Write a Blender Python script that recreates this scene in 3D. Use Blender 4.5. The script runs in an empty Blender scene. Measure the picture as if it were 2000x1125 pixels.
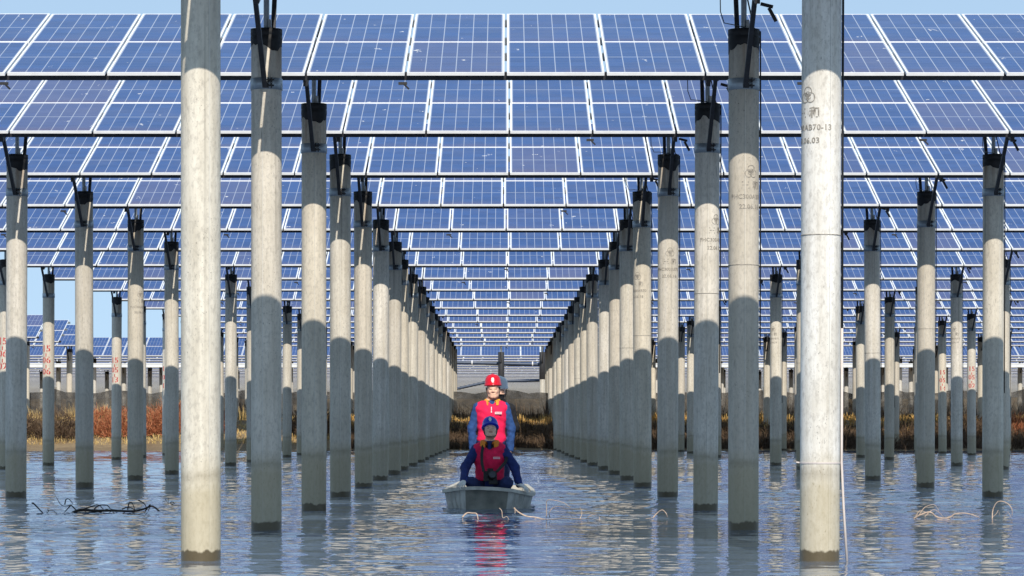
import bpy, math, random
import numpy as np
from mathutils import Vector, Matrix, Euler
random.seed(7); np.random.seed(7)
R = math.radians
scene = bpy.context.scene
COL = scene.collection

# ------------------------------------------------------------------ camera, sky, sun, exposure
CAM_H = 1.02
F = 5590.0                 # focal length in pixels of the 2000 px wide photograph
UNIT = 6.5                 # metres from one row of tables to the next
cam = bpy.data.cameras.new('camera')
cam.sensor_width = 36.0
cam.lens = 36.0 * F / 2000.0
cam.shift_x = (1000 - 990) / 2000.0
cam.shift_y = (832 - 562.5) / 2000.0
cam.clip_start = 0.5
cam.clip_end = 6000
camo = bpy.data.objects.new('camera', cam)
COL.objects.link(camo)
camo.location = (0, 0, CAM_H)
camo.rotation_euler = (math.pi / 2, 0, 0)
scene.camera = camo

SUN = Vector((0.112, -1.0, 0.788)).normalized()
world = bpy.data.worlds.new('World')
scene.world = world
world.use_nodes = True
wn = world.node_tree
sky = wn.nodes.new('ShaderNodeTexSky')
sky.sky_type = 'NISHITA'
sky.sun_disc = False
sky.sun_elevation = math.asin(SUN.z)
sky.sun_rotation = math.atan2(SUN.x, SUN.y)
sky.altitude = 2500
sky.air_density = 0.5
sky.dust_density = 0.0
sky.ozone_density = 4.0
# gamma and colour gain added to the sky: evens out the whole dome, brighter overhead and less white at the horizon
gm = wn.nodes.new('ShaderNodeGamma')
gm.inputs[1].default_value = 0.15
vm = wn.nodes.new('ShaderNodeVectorMath')
vm.operation = 'MULTIPLY'
vm.inputs[1].default_value = (1.80, 2.36, 2.88)
wn.links.new(sky.outputs[0], gm.inputs[0])
wn.links.new(gm.outputs[0], vm.inputs[0])
wn.links.new(vm.outputs[0], wn.nodes['Background'].inputs[0])
wn.nodes['Background'].inputs[1].default_value = 0.15

sun = bpy.data.lights.new('sun', 'SUN')
sun.energy = 2.85
sun.angle = R(0.38)
sun.color = (1.0, 0.93, 0.82)
suno = bpy.data.objects.new('sun', sun)
COL.objects.link(suno)
suno.location = (30, -60, 60)
suno.rotation_euler = SUN.to_track_quat('Z', 'Y').to_euler()

vs = scene.view_settings
vs.view_transform = 'Standard'
vs.look = 'None'
vs.exposure = 0.66
vs.gamma = 1.0
vs.use_curve_mapping = False
scene.cycles.max_bounces = 6
scene.cycles.transparent_max_bounces = 8
scene.cycles.caustics_reflective = True
scene.cycles.sample_clamp_indirect = 2.5
scene.cycles.caustics_refractive = False


def px(x, y, D):
    """world point seen at photo pixel (x, y) at distance D"""
    return Vector(((x - 990) * D / F, D, CAM_H - (y - 832) * D / F))


# ------------------------------------------------------------------ node helpers
class NT:
    def __init__(s, name):
        s.m = bpy.data.materials.new(name)
        s.m.use_nodes = True
        s.t = s.m.node_tree
        s.b = s.t.nodes['Principled BSDF']

    def n(s, typ, **kw):
        nd = s.t.nodes.new(typ)
        for k, v in kw.items():
            setattr(nd, k, v)
        return nd

    def l(s, a, b):
        s.t.links.new(a, b)

    def val(s, sock, v):
        if hasattr(v, 'is_output'):
            s.l(v, sock)
        else:
            sock.default_value = v

    def math(s, op, a, b=0.0, c=None, clamp=False):
        nd = s.n('ShaderNodeMath', operation=op)
        nd.use_clamp = clamp
        s.val(nd.inputs[0], a)
        s.val(nd.inputs[1], b)
        if c is not None:
            s.val(nd.inputs[2], c)
        return nd.outputs[0]

    def ramp(s, v, lo, hi, a=0.0, b=1.0):
        nd = s.n('ShaderNodeMapRange')
        nd.clamp = True
        s.val(nd.inputs[0], v)
        nd.inputs[1].default_value = lo
        nd.inputs[2].default_value = hi
        s.val(nd.inputs[3], a)
        s.val(nd.inputs[4], b)
        return nd.outputs[0]

    def mix(s, f, a, b, blend='MIX'):
        nd = s.n('ShaderNodeMix', data_type='RGBA', blend_type=blend)
        s.val(nd.inputs[0], f)
        s.val(nd.inputs[6], a if hasattr(a, 'is_output') else (*a, 1))
        s.val(nd.inputs[7], b if hasattr(b, 'is_output') else (*b, 1))
        return nd.outputs[2]

    def noise(s, vec, scale, detail=2.0, rough=0.5, sc=(1, 1, 1)):
        mp = s.n('ShaderNodeMapping')
        mp.inputs['Scale'].default_value = sc
        s.l(vec, mp.inputs[0])
        nd = s.n('ShaderNodeTexNoise')
        s.l(mp.outputs[0], nd.inputs['Vector'])
        nd.inputs['Scale'].default_value = scale
        nd.inputs['Detail'].default_value = detail
        nd.inputs['Roughness'].default_value = rough
        return nd.outputs[0]

    def coord(s, out='Object', rnd=True):
        tc = s.n('ShaderNodeTexCoord').outputs[out]
        if not rnd:
            return tc
        oi = s.n('ShaderNodeObjectInfo')
        v = s.n('ShaderNodeVectorMath', operation='ADD')
        k = s.math('MULTIPLY', oi.outputs['Random'], 57.0)
        s.l(tc, v.inputs[0])
        s.l(k, v.inputs[1])
        return v.outputs[0]

    def bump(s, h, dist, strength=1.0):
        bp = s.n('ShaderNodeBump')
        bp.inputs['Strength'].default_value = strength
        bp.inputs['Distance'].default_value = dist
        s.l(h, bp.inputs['Height'])
        s.l(bp.outputs[0], s.b.inputs['Normal'])
        return bp


MATS = {}


def simple(name, col, rough=0.7, metal=0.0, var=0.15, scale=12.0, bump=0.0, sc=(1, 1, 1)):
    m = NT(name)
    c = m.coord()
    f = m.noise(c, scale, 4, 0.6, sc)
    lo = tuple(x * (1 - var) for x in col)
    hi = tuple(min(1, x * (1 + var)) for x in col)
    m.l(m.mix(m.ramp(f, 0.3, 0.7), lo, hi), m.b.inputs['Base Color'])
    m.b.inputs['Roughness'].default_value = rough
    m.b.inputs['Metallic'].default_value = metal
    if bump:
        m.bump(f, bump)
    MATS[name] = m.m
    return m.m


def mat_concrete():
    m = NT('concrete')
    tc = m.n('ShaderNodeTexCoord').outputs['Object']
    oi = m.n('ShaderNodeObjectInfo')
    sep = m.n('ShaderNodeSeparateXYZ')
    m.l(tc, sep.inputs[0])
    z = sep.outputs[2]
    rc = m.coord()
    streak = m.noise(rc, 1.0, 4, 0.6, (16, 16, 0.9))
    cloud = m.noise(rc, 2.2, 3, 0.55)
    fine = m.noise(rc, 34.0, 3, 0.7, (1, 1, 0.5))
    base = oi.outputs['Color']
    c = m.mix(m.ramp(streak, 0.3, 0.7, 0.0, 0.62), base, (0.46, 0.41, 0.33))
    c = m.mix(m.ramp(streak, 0.25, 0.75, 0.25, 0.0), c, (0.8, 0.78, 0.74), 'MIX')
    c = m.mix(m.ramp(cloud, 0.42, 0.72, 0.0, 0.35), c, (0.46, 0.41, 0.32))
    c = m.mix(m.ramp(fine, 0.47, 0.74, 0.0, 0.52), c, (0.30, 0.27, 0.23))
    pit = m.noise(rc, 85.0, 2, 0.6, (1, 1, 0.55))
    area = m.noise(rc, 1.3, 1, 0.5)
    pitf = m.math('MULTIPLY', m.ramp(pit, 0.655, 0.71), m.ramp(area, 0.42, 0.66, 0.12, 0.7))
    c = m.mix(pitf, c, (0.06, 0.055, 0.05))
    crack = m.noise(rc, 9.0, 2, 0.5, (2.6, 2.6, 0.28))
    c = m.mix(m.ramp(crack, 0.73, 0.76, 0.0, 0.4), c, (0.09, 0.08, 0.07))
    # seam left by the two halves of the mould
    ang = m.math('ARCTAN2', sep.outputs[0], m.math('MULTIPLY', sep.outputs[1], -1.0))
    off = m.math('MULTIPLY_ADD', oi.outputs['Random'], 1.3, -0.65)
    seam = m.math('ABSOLUTE', m.math('SUBTRACT', ang, off))
    c = m.mix(m.ramp(seam, 0.012, 0.03, 0.5, 0.0), c, (0.78, 0.76, 0.70))
    seam2 = m.math('ABSOLUTE', m.math('SUBTRACT', m.math('SUBTRACT', ang, off), -0.035))
    c = m.mix(m.ramp(seam2, 0.006, 0.016, 0.5, 0.0), c, (0.12, 0.11, 0.10))
    # rust washed down from the steel on top
    rust = m.math('MULTIPLY', m.ramp(z, 4.15, 4.75), m.ramp(m.noise(rc, 1.0, 3, 0.6, (13, 13, 0.7)), 0.45, 0.7))
    c = m.mix(m.math('MULTIPLY', rust, 0.75), c, (0.26, 0.13, 0.05))
    drip = m.noise(rc, 1.0, 2, 0.6, (20, 20, 0.22))
    c = m.mix(m.math('MULTIPLY', m.ramp(drip, 0.58, 0.70), m.ramp(z, 1.2, 4.6, 0.08, 0.55)), c, (0.20, 0.175, 0.14))
    # silt left by higher water
    wob = m.noise(rc, 3.0, 3, 0.6)
    tide = m.ramp(m.math('ADD', z, m.math('MULTIPLY', wob, 0.35)), 0.70, 1.00, 0.62, 0.0)
    c = m.mix(tide, c, (0.40, 0.33, 0.19))
    line = m.math('ABSOLUTE', m.math('SUBTRACT', m.math('ADD', z, m.math('MULTIPLY', wob, 0.10)), 0.70))
    c = m.mix(m.ramp(line, 0.0, 0.06, 0.3, 0.0), c, (0.18, 0.14, 0.08))
    # wet foot
    wn_ = m.noise(rc, 15.0, 3, 0.6, (1, 1, 0.3))
    wet = m.ramp(m.math('SUBTRACT', z, m.math('MULTIPLY_ADD', wn_, 0.085, 0.035)), -0.006, 0.010, 1.0, 0.0)
    c = m.mix(m.math('MULTIPLY', wet, 0.93), c, (0.085, 0.060, 0.025))
    m.l(c, m.b.inputs['Base Color'])
    m.l(m.ramp(wet, 0, 1, 0.88, 0.35), m.b.inputs['Roughness'])
    m.bump(m.math('ADD', fine, m.math('MULTIPLY', pit, 0.5)), 0.004, 0.6)
    MATS['concrete'] = m.m


def mat_panel():
    m = NT('panel_glass')
    uv = m.n('ShaderNodeUVMap')
    uv.uv_map = 'uv'
    sep = m.n('ShaderNodeSeparateXYZ')
    m.l(uv.outputs[0], sep.inputs[0])
    u, v = sep.outputs[0], sep.outputs[1]
    oi = m.n('ShaderNodeObjectInfo')
    rnd = oi.outputs['Random']
    v3 = m.n('ShaderNodeVectorMath', operation='ADD')
    m.l(uv.outputs[0], v3.inputs[0])
    pos = m.n('ShaderNodeNewGeometry').outputs['Position']
    m.l(m.math('MULTIPLY', rnd, 91.0), v3.inputs[1])
    rc = v3.outputs[0]
    CW = (1.117 - 0.06) / 6

    def lines(s_, start, pitch, half):
        t = m.math('FRACT', m.math('DIVIDE', m.math('SUBTRACT', s_, start), pitch))
        d = m.math('MULTIPLY', m.math('MINIMUM', t, m.math('SUBTRACT', 1.0, t)), pitch)
        return m.ramp(d, half * 0.7, half * 1.3, 1.0, 0.0)
    # cells
    cellrand = m.n('ShaderNodeTexWhiteNoise')
    cv = m.n('ShaderNodeCombineXYZ')
    m.l(m.math('FLOOR', m.math('DIVIDE', m.math('SUBTRACT', u, 0.03), CW)), cv.inputs[0])
    m.l(m.math('FLOOR', m.math('DIVIDE', m.math('SUBTRACT', v, 0.03), CW)), cv.inputs[1])
    m.l(m.math('MULTIPLY', rnd, 31.0), cv.inputs[2])
    m.l(cv.outputs[0], cellrand.inputs[0])
    c = m.mix(cellrand.outputs[0], (0.008, 0.044, 0.185), (0.014, 0.064, 0.24))
    grain = m.noise(rc, 42.0, 3, 0.7)
    c = m.mix(m.ramp(grain, 0.35, 0.7, 0.0, 0.3), c, (0.03, 0.08, 0.25))
    # whole panels that are duller
    c = m.mix(m.ramp(rnd, 0.82, 0.95, 0.0, 0.6), c, (0.080, 0.085, 0.20))
    # fine print of the half cells
    c = m.mix(m.math('MULTIPLY', lines(v, 0.03, CW / 2, 0.0045), 0.22), c, (0.35, 0.42, 0.55))
    big = lines(u, 0.03, CW, 0.0052)
    mid = m.ramp(m.math('ABSOLUTE', m.math('SUBTRACT', v, 0.8575)), 0.006, 0.011, 1.0, 0.0)
    edge = m.math('MAXIMUM', m.ramp(u, 0.026, 0.034, 1.0, 0.0), m.ramp(u, 1.083, 1.091, 0.0, 1.0))
    ln = m.math('MAXIMUM', m.math('MAXIMUM', m.math('MULTIPLY', big, 0.85), mid), edge)
    c = m.mix(m.math('MULTIPLY', ln, 0.68), c, (0.60, 0.64, 0.70))
    # silt that gathers along the lower rim, film of dust, droppings
    dn = m.noise(rc, 3.0, 4, 0.6, (1, 2.2, 1))
    low = m.math('MULTIPLY', m.ramp(v, 0.02, 0.30, 1.0, 0.0), m.ramp(dn, 0.28, 0.72, 0.25, 1.0))
    c = m.mix(m.math('MULTIPLY', low, 0.34), c, (0.30, 0.235, 0.22))
    c = m.mix(m.ramp(m.noise(rc, 1.6, 3, 0.6), 0.45, 0.8, 0.0, 0.13), c, (0.28, 0.25, 0.27))
    drop = m.noise(rc, 5.2, 3, 0.55, (1.0, 0.7, 1))
    drop2 = m.noise(rc, 24.0, 2, 0.6, (1.0, 0.7, 1))
    df = m.math('MULTIPLY', m.ramp(drop, 0.695, 0.72), m.ramp(drop2, 0.46, 0.56))
    c = m.mix(m.math('MULTIPLY', df, 0.8), c, (0.72, 0.72, 0.70))
    m.l(c, m.b.inputs['Base Color'])
    m.l(m.ramp(m.math('ADD', low, df), 0, 1, 0.16, 0.6), m.b.inputs['Roughness'])
    m.b.inputs['IOR'].default_value = 1.29
    MATS['panel_glass'] = m.m


def mat_water():
    m = NT('pond_water')
    tc = m.n('ShaderNodeTexCoord').outputs['Object']
    a = m.noise(tc, 0.8, 2, 0.5, (0.6, 1.0, 1))
    b = m.noise(tc, 3.2, 2, 0.5, (0.8, 1.0, 1))
    d = m.noise(tc, 9.5, 2, 0.5, (1.0, 0.9, 1))
    # puffs of wind roughen some patches and leave others smoother
    puff = m.ramp(m.noise(tc, 0.16, 2, 0.5, (0.7, 1, 1)), 0.35, 0.65, 0.45, 1.3)
    h = m.math('MULTIPLY', a, 0.0)
    h = m.math('ADD', h, m.math('MULTIPLY', m.math('MULTIPLY', b, 0.0012), puff))
    h = m.math('ADD', h, m.math('MULTIPLY', m.math('MULTIPLY', d, 0.0012), puff))
    bp = m.bump(h, 1.0, 1.0)
    m.b.inputs['Base Color'].default_value = (0.105, 0.155, 0.235, 1)  # blue of the reflected sky put into the base colour
    m.b.inputs['Roughness'].default_value = 0.03
    m.b.inputs['IOR'].default_value = 1.52
    MATS['pond_water'] = m.m


def mat_ground():
    m = NT('soil')
    tc = m.n('ShaderNodeTexCoord').outputs['Object']
    f = m.noise(tc, 0.35, 5, 0.6)
    g = m.noise(tc, 6.0, 4, 0.7)
    c = m.mix(m.ramp(f, 0.35, 0.65), (0.19, 0.125, 0.065), (0.31, 0.22, 0.12))
    c = m.mix(m.ramp(g, 0.45, 0.7, 0, 0.6), c, (0.10, 0.07, 0.04))
    m.l(c, m.b.inputs['Base Color'])
    m.b.inputs['Roughness'].default_value = 0.95
    m.bump(g, 0.06)
    MATS['soil'] = m.m


def mat_net():
    m = NT('shade_net')
    tc = m.coord()
    f = m.noise(tc, 1.3, 4, 0.6, (1.6, 1, 0.5))
    m.l(m.mix(m.ramp(f, 0.35, 0.7), (0.035, 0.035, 0.036), (0.11, 0.10, 0.09)), m.b.inputs['Base Color'])
    m.b.inputs['Roughness'].default_value = 0.9
    m.l(m.ramp(m.noise(tc, 3.0, 3, 0.6), 0.3, 0.75, 0.85, 0.35), m.b.inputs['Alpha'])
    MATS['shade_net'] = m.m


def mat_leafy(name, cols, scale=2.0):
    m = NT(name)
    uv = m.n('ShaderNodeUVMap')
    uv.uv_map = 'uv'
    sep = m.n('ShaderNodeSeparateXYZ')
    m.l(uv.outputs[0], sep.inputs[0])
    c = m.mix(sep.outputs[0], cols[0], cols[1])
    c = m.mix(m.ramp(sep.outputs[1], 0.55, 1.0), c, cols[2])
    m.l(c, m.b.inputs['Base Color'])
    m.b.inputs['Roughness'].default_value = 0.8
    MATS[name] = m.m


mat_concrete()
mat_panel()
mat_water()
mat_ground()
mat_net()
mat_leafy('dry_reed', ((0.42, 0.27, 0.09), (0.60, 0.43, 0.17), (0.66, 0.50, 0.24)))
mat_leafy('dead_brush', ((0.060, 0.036, 0.022), (0.115, 0.070, 0.040), (0.17, 0.11, 0.06)))
mat_leafy('red_brush', ((0.30, 0.085, 0.035), (0.46, 0.16, 0.07), (0.56, 0.27, 0.13)))
mat_leafy('golden_grass', ((0.44, 0.24, 0.06), (0.62, 0.38, 0.11), (0.70, 0.48, 0.18)))
simple('aluminium', (0.88, 0.88, 0.88), 0.45, 0.0, 0.06, 8)
simple('galvanised', (0.36, 0.40, 0.43), 0.45, 0.55, 0.18, 18)
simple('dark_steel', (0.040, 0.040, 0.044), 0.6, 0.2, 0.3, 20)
simple('bitumen', (0.012, 0.012, 0.013), 0.65, 0.0, 0.4, 25, 0.004)
simple('cable_black', (0.010, 0.010, 0.011), 0.5)
simple('pvc_pipe', (0.66, 0.58, 0.54), 0.5, 0, 0.1, 4)
simple('stencil_ink', (0.32, 0.29, 0.25), 0.9, 0, 0.5, 40)
simple('red_paint', (0.50, 0.035, 0.035), 0.8, 0, 0.35, 25)
simple('tray_white', (0.72, 0.74, 0.76), 0.5, 0.1, 0.08, 3)
simple('pipe_blue', (0.035, 0.055, 0.10), 0.45, 0.1, 0.2, 5)
simple('boat_plastic', (0.48, 0.46, 0.41), 0.62, 0, 0.3, 5.0, 0.004)
simple('bow_shaded', (0.21, 0.20, 0.165), 0.7, 0, 0.35, 6.0, 0.004)  # shading of the blunt bow face put into a darker colour
simple('boat_rim', (0.56, 0.53, 0.46), 0.6, 0, 0.25, 7.0, 0.003)
simple('boat_board', (0.45, 0.31, 0.16), 0.8, 0, 0.2, 9, 0.003, (1, 6, 1))
simple('bare_twig', (0.030, 0.022, 0.018), 0.9, 0, 0.4, 30)
simple('dry_stem', (0.58, 0.43, 0.33), 0.85, 0, 0.25, 30)
simple('skin', (0.86, 0.52, 0.37), 0.55, 0, 0.08, 30)
simple('hair', (0.012, 0.010, 0.009), 0.6)
simple('lip', (0.42, 0.16, 0.12), 0.5, 0, 0.1)
simple('eye_dark', (0.16, 0.09, 0.065), 0.4, 0, 0.1)
simple('vest_red', (0.90, 0.008, 0.085), 0.8, 0, 0.16, 14, 0.006)
simple('jacket_blue', (0.022, 0.075, 0.24), 0.85, 0, 0.25, 16, 0.008)
simple('jacket_navy', (0.012, 0.028, 0.15), 0.85, 0, 0.25, 16, 0.008)
simple('jacket_black', (0.012, 0.012, 0.015), 0.85, 0, 0.3, 16, 0.008)
simple('trousers_navy', (0.014, 0.026, 0.10), 0.85, 0, 0.25, 14, 0.008)
simple('collar_orange', (0.80, 0.24, 0.015), 0.8, 0, 0.1)
simple('collar_yellow', (0.80, 0.38, 0.04), 0.8, 0, 0.1)
simple('shirt_purple', (0.09, 0.045, 0.16), 0.85, 0, 0.2)
simple('shirt_grey', (0.24, 0.23, 0.22), 0.85, 0, 0.2)
simple('helmet_red', (0.68, 0.010, 0.030), 0.28, 0, 0.04)
simple('helmet_blue', (0.012, 0.035, 0.52), 0.28, 0, 0.04)
simple('helmet_grey', (0.66, 0.70, 0.75), 0.3, 0, 0.05)
simple('white_print', (0.85, 0.85, 0.85), 0.6, 0, 0.03)
simple('glove_white', (0.74, 0.72, 0.68), 0.9, 0, 0.12, 40, 0.003)
simple('shoe_black', (0.015, 0.014, 0.013), 0.6)
simple('camera_black', (0.010, 0.010, 0.011), 0.4, 0, 0.2, 20)
simple('lens_glass', (0.02, 0.025, 0.035), 0.08)
simple('fence_post', (0.25, 0.23, 0.20), 0.85, 0, 0.2)
simple('pale_wall', (0.42, 0.40, 0.37), 0.85, 0, 0.2, 3)

# ------------------------------------------------------------------ mesh helpers


class MB:
    """collects shapes; build() links them as one mesh object"""

    def __init__(s):
        s.v, s.f, s.m, s.uv = [], [], [], {}

    def face(s, pts, mi=0, uv=None):
        b = len(s.v)
        s.v += [tuple(p) for p in pts]
        if uv:
            s.uv[len(s.f)] = uv
        s.f.append(tuple(range(b, b + len(pts))))
        s.m.append(mi)

    def box(s, c, size, mi=0, M=None):
        b = len(s.v)
        for dx in (-.5, .5):
            for dy in (-.5, .5):
                for dz in (-.5, .5):
                    p = Vector((c[0] + dx * size[0], c[1] + dy * size[1], c[2] + dz * size[2]))
                    s.v.append(tuple(M @ p if M else p))
        for q in ((0, 1, 3, 2), (4, 6, 7, 5), (0, 4, 5, 1), (2, 3, 7, 6), (0, 2, 6, 4), (1, 5, 7, 3)):
            s.f.append(tuple(b + i for i in q))
            s.m.append(mi)

    def bar(s, a, b_, w, h, mi=0, up=(0, 0, 1)):
        """square bar from a to b"""
        a, b_ = Vector(a), Vector(b_)
        d = (b_ - a)
        L = d.length
        d.normalize()
        x = d.cross(Vector(up))
        if x.length < 1e-4:
            x = Vector((1, 0, 0))
        x.normalize()
        z = x.cross(d)
        M = Matrix((x, d, z)).transposed().to_4x4()
        M.translation = (a + b_) / 2
        s.box((0, 0, 0), (w, L, h), mi, M)

    def tube(s, pts, rads, n=8, mi=0, cap=True):
        pts = [Vector(p) for p in pts]
        if not hasattr(rads, '__len__'):
            rads = [rads] * len(pts)
        b = len(s.v)
        prev = None
        for i, p in enumerate(pts):
            d = (pts[min(i + 1, len(pts) - 1)] - pts[max(i - 1, 0)]).normalized()
            if prev is None:
                x = d.orthogonal().normalized()
            else:
                x = (prev - d * prev.dot(d)).normalized()
            prev = x
            y = d.cross(x)
            for k in range(n):
                a = 2 * math.pi * k / n
                s.v.append(tuple(p + (x * math.cos(a) + y * math.sin(a)) * rads[i]))
        for i in range(len(pts) - 1):
            for k in range(n):
                k2 = (k + 1) % n
                s.f.append((b + i * n + k, b + i * n + k2, b + (i + 1) * n + k2, b + (i + 1) * n + k))
                s.m.append(mi)
        if cap:
            s.f.append(tuple(b + k for k in reversed(range(n))))
            s.m.append(mi)
            s.f.append(tuple(b + (len(pts) - 1) * n + k for k in range(n)))
            s.m.append(mi)

    def lathe(s, prof, n=24, mi=0, c=(0, 0, 0), jit=None):
        b = len(s.v)
        for i, (r, z) in enumerate(prof):
            for k in range(n):
                a = 2 * math.pi * k / n
                dz = jit(i, k) if jit else 0
                s.v.append((c[0] + r * math.sin(a), c[1] - r * math.cos(a), c[2] + z + dz))
        for i in range(len(prof) - 1):
            for k in range(n):
                k2 = (k + 1) % n
                s.f.append((b + i * n + k, b + i * n + k2, b + (i + 1) * n + k2, b + (i + 1) * n + k))
                s.m.append(mi)

    def mesh(s, name, mats, smooth=False):
        me = bpy.data.meshes.new(name)
        me.from_pydata(s.v, [], s.f)
        for m in (mats if isinstance(mats, (list, tuple)) else [mats]):
            me.materials.append(MATS[m])
        me.polygons.foreach_set('material_index', s.m)
        if s.uv:
            ul = me.uv_layers.new(name='uv')
            for fi, uvs in s.uv.items():
                for li, q in zip(me.polygons[fi].loop_indices, uvs):
                    ul.data[li].uv = q
        if smooth:
            me.polygons.foreach_set('use_smooth', [True] * len(me.polygons))
        me.update()
        return me

    def build(s, name, mats, parent=None, smooth=False):
        return link(name, s.mesh(name, mats, smooth), parent)


def link(name, me, parent=None, loc=None, rot=None):
    o = bpy.data.objects.new(name, me)
    COL.objects.link(o)
    if parent is not None:
        o.parent = parent
    if loc is not None:
        o.location = loc
    if rot is not None:
        o.rotation_euler = rot
    return o


def empty(name, loc=(0, 0, 0), rz=0.0):
    o = bpy.data.objects.new(name, None)
    COL.objects.link(o)
    o.location = loc
    o.rotation_euler = (0, 0, rz)
    o.empty_display_size = 0.2
    return o


def tag(o, label=None, cat=None, group=None, kind=None):
    for k, v in (('label', label), ('category', cat), ('group', group), ('kind', kind)):
        if v:
            o[k] = v
    return o


def npmesh(name, V, Fq, mats, uv=None, smooth=False, mi=None):
    """fast mesh from numpy arrays (all faces the same size)"""
    me = bpy.data.meshes.new(name)
    V = np.asarray(V, dtype=np.float32)
    Fq = np.asarray(Fq, dtype=np.int32)
    k = Fq.shape[1]
    me.vertices.add(len(V))
    me.vertices.foreach_set('co', V.ravel())
    me.loops.add(Fq.size)
    me.loops.foreach_set('vertex_index', Fq.ravel())
    me.polygons.add(len(Fq))
    me.polygons.foreach_set('loop_start', np.arange(0, Fq.size, k, dtype=np.int32))
    for m in (mats if isinstance(mats, (list, tuple)) else [mats]):
        me.materials.append(MATS[m])
    if mi is not None:
        me.polygons.foreach_set('material_index', np.asarray(mi, dtype=np.int32))
    if smooth:
        me.polygons.foreach_set('use_smooth', np.ones(len(Fq), dtype=bool))
    me.update(calc_edges=True)
    if uv is not None:
        ul = me.uv_layers.new(name='uv')
        ul.data.foreach_set('uv', np.asarray(uv, dtype=np.float32)[Fq.ravel()].ravel())
    me.validate()
    return me


ORD = ['front', 'second', 'third', 'fourth', 'fifth', 'sixth', 'seventh', 'eighth', 'ninth', 'tenth', 'eleventh',
       'twelfth', 'thirteenth', 'fourteenth', 'fifteenth', 'sixteenth', 'seventeenth', 'eighteenth', 'nineteenth',
       'twentieth', 'twenty-first', 'twenty-second']
ORD1 = ['first'] + ORD[1:]

# ------------------------------------------------------------------ setting: ground and water
SH = 119.0                                   # distance of the far shore


def shore(x):
    return SH + 0.9 * math.sin(x * 0.21 + 1.0) + 0.5 * math.sin(x * 0.63) + 0.25 * math.sin(x * 1.9)


def ground_z(x, y):
    t = y - shore(x)
    if t < 0:
        return max(-1.1, 0.16 * t)
    if t < 9:
        s = t / 9
        z = 0.05 + 1.2 * (s * s * (3 - 2 * s))
    elif y < 441:
        z = 1.25 - 0.2 * min(1, (t - 9) / 15)
    else:
        z = 5.6
    return z + 0.05 * math.sin(x * 1.3 + y) * math.sin(y * 0.9 - x * 0.4)


xs = [-1500, -600, -250] + list(np.linspace(-120, 120, 241)) + [250, 600, 1500]
ys = [-900, -300, -60, 60] + list(np.linspace(112, 150, 58)) + [170, 200, 260, 345, 440, 452, 600, 1200, 3500]
V = [(x, y, ground_z(x, y)) for y in ys for x in xs]
nx = len(xs)
Fq = [(j * nx + i, j * nx + i + 1, (j + 1) * nx + i + 1, (j + 1) * nx + i) for j in range(len(ys) - 1) for i in range(nx - 1)]
tag(link('ground', npmesh('ground', V, Fq, 'soil', smooth=True)), kind='structure')

# the pond: a sheet with real ripples where it lies among the piles, plain farther out
_wr = np.random.default_rng(11)
WAVES = []
for lam, num, rms in ((1.5, 8, 0.022), (0.60, 12, 0.048), (0.28, 16, 0.050)):
    for i in range(num):
        l_ = lam * _wr.uniform(0.7, 1.4)
        WAVES.append((l_, _wr.normal(0.08, 0.42), _wr.uniform(0, 6.28), rms * math.sqrt(2 / num) * l_ / (2 * math.pi)))
RIPPLES = []
for i in range(14):
    l_ = 0.15 * _wr.uniform(0.75, 1.35)
    RIPPLES.append((l_, _wr.normal(0.05, 0.6), _wr.uniform(0, 6.28), 0.045 * math.sqrt(2 / 14) * l_ / (2 * math.pi)))


def wave_h(X, Y, comps):
    h = np.zeros_like(X)
    for l_, a_, p_, am in comps:
        k = 2 * math.pi / l_
        h += am * np.sin(k * (X * math.sin(a_) + Y * math.cos(a_)) + p_)
    return h


def water_patch(x0, x1, y0, y1, step, fine, edges):
    gx = np.linspace(x0, x1, int(round((x1 - x0) / step)) + 1)
    gy = np.linspace(y0, y1, int(round((y1 - y0) / step)) + 1)
    X, Y = np.meshgrid(gx, gy)
    gust = 0.78 + 0.42 * np.sin(X * 0.21 + 0.6 * np.sin(Y * 0.13) + 1) * np.sin(Y * 0.17 + X * 0.08) + 0.2 * np.sin(X * 0.9 + Y * 0.35) * np.sin(Y * 0.55 - X * 0.4)
    h = wave_h(X, Y, WAVES) * gust
    if fine:
        h += wave_h(X, Y, RIPPLES) * gust * np.clip((y1 - Y) / 6, 0, 1)
    fade = np.ones_like(X)
    for e in edges:
        d_ = {'l': X - x0, 'r': x1 - X, 'n': Y - y0, 'f': y1 - Y}[e]
        fade = np.minimum(fade, np.clip(d_ / 1.5, 0, 1))
    V = np.stack([X, Y, h * fade], -1).reshape(-1, 3)
    n_ = len(gx)
    i = (np.arange(len(gy) - 1)[:, None] * n_ + np.arange(n_ - 1)[None]).ravel()
    return V, np.stack([i, i + 1, i + n_ + 1, i + n_], 1)


parts_ = [water_patch(-11, 11, 14, 44, 0.045, True, 'lrn'), water_patch(-27, 27, 44, 121, 0.11, False, 'lrf')]
for (x0, x1, y0, y1) in ((-1400, 1400, -800, 14), (-1400, -11, 14, 44), (11, 1400, 14, 44), (-1400, -27, 44, 121), (27, 1400, 44, 121), (-1400, 1400, 121, 131)):
    parts_.append((np.array([(x0, y0, 0), (x1, y0, 0), (x1, y1, 0), (x0, y1, 0)], float), np.array([[0, 1, 2, 3]])))
V_, F_, n_ = [], [], 0
for v_, f_ in parts_:
    V_.append(v_)
    F_.append(f_ + n_)
    n_ += len(v_)
tag(link('water', npmesh('water', np.concatenate(V_), np.concatenate(F_), 'pond_water', smooth=True)), kind='structure')

# ------------------------------------------------------------------ solar tables
PITCH = 1.145
PW, PL, PT = 1.117, 1.715, 0.036
Z_LOW, DEPTH, RISE = 5.07, 3.25, 1.14
TILT = math.atan2(RISE, DEPTH)
CT, ST = math.cos(TILT), math.sin(TILT)
PILE_BACK = 1.86                              # pile axis behind the lower edge
LEFT_END = -11 * PITCH


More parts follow.
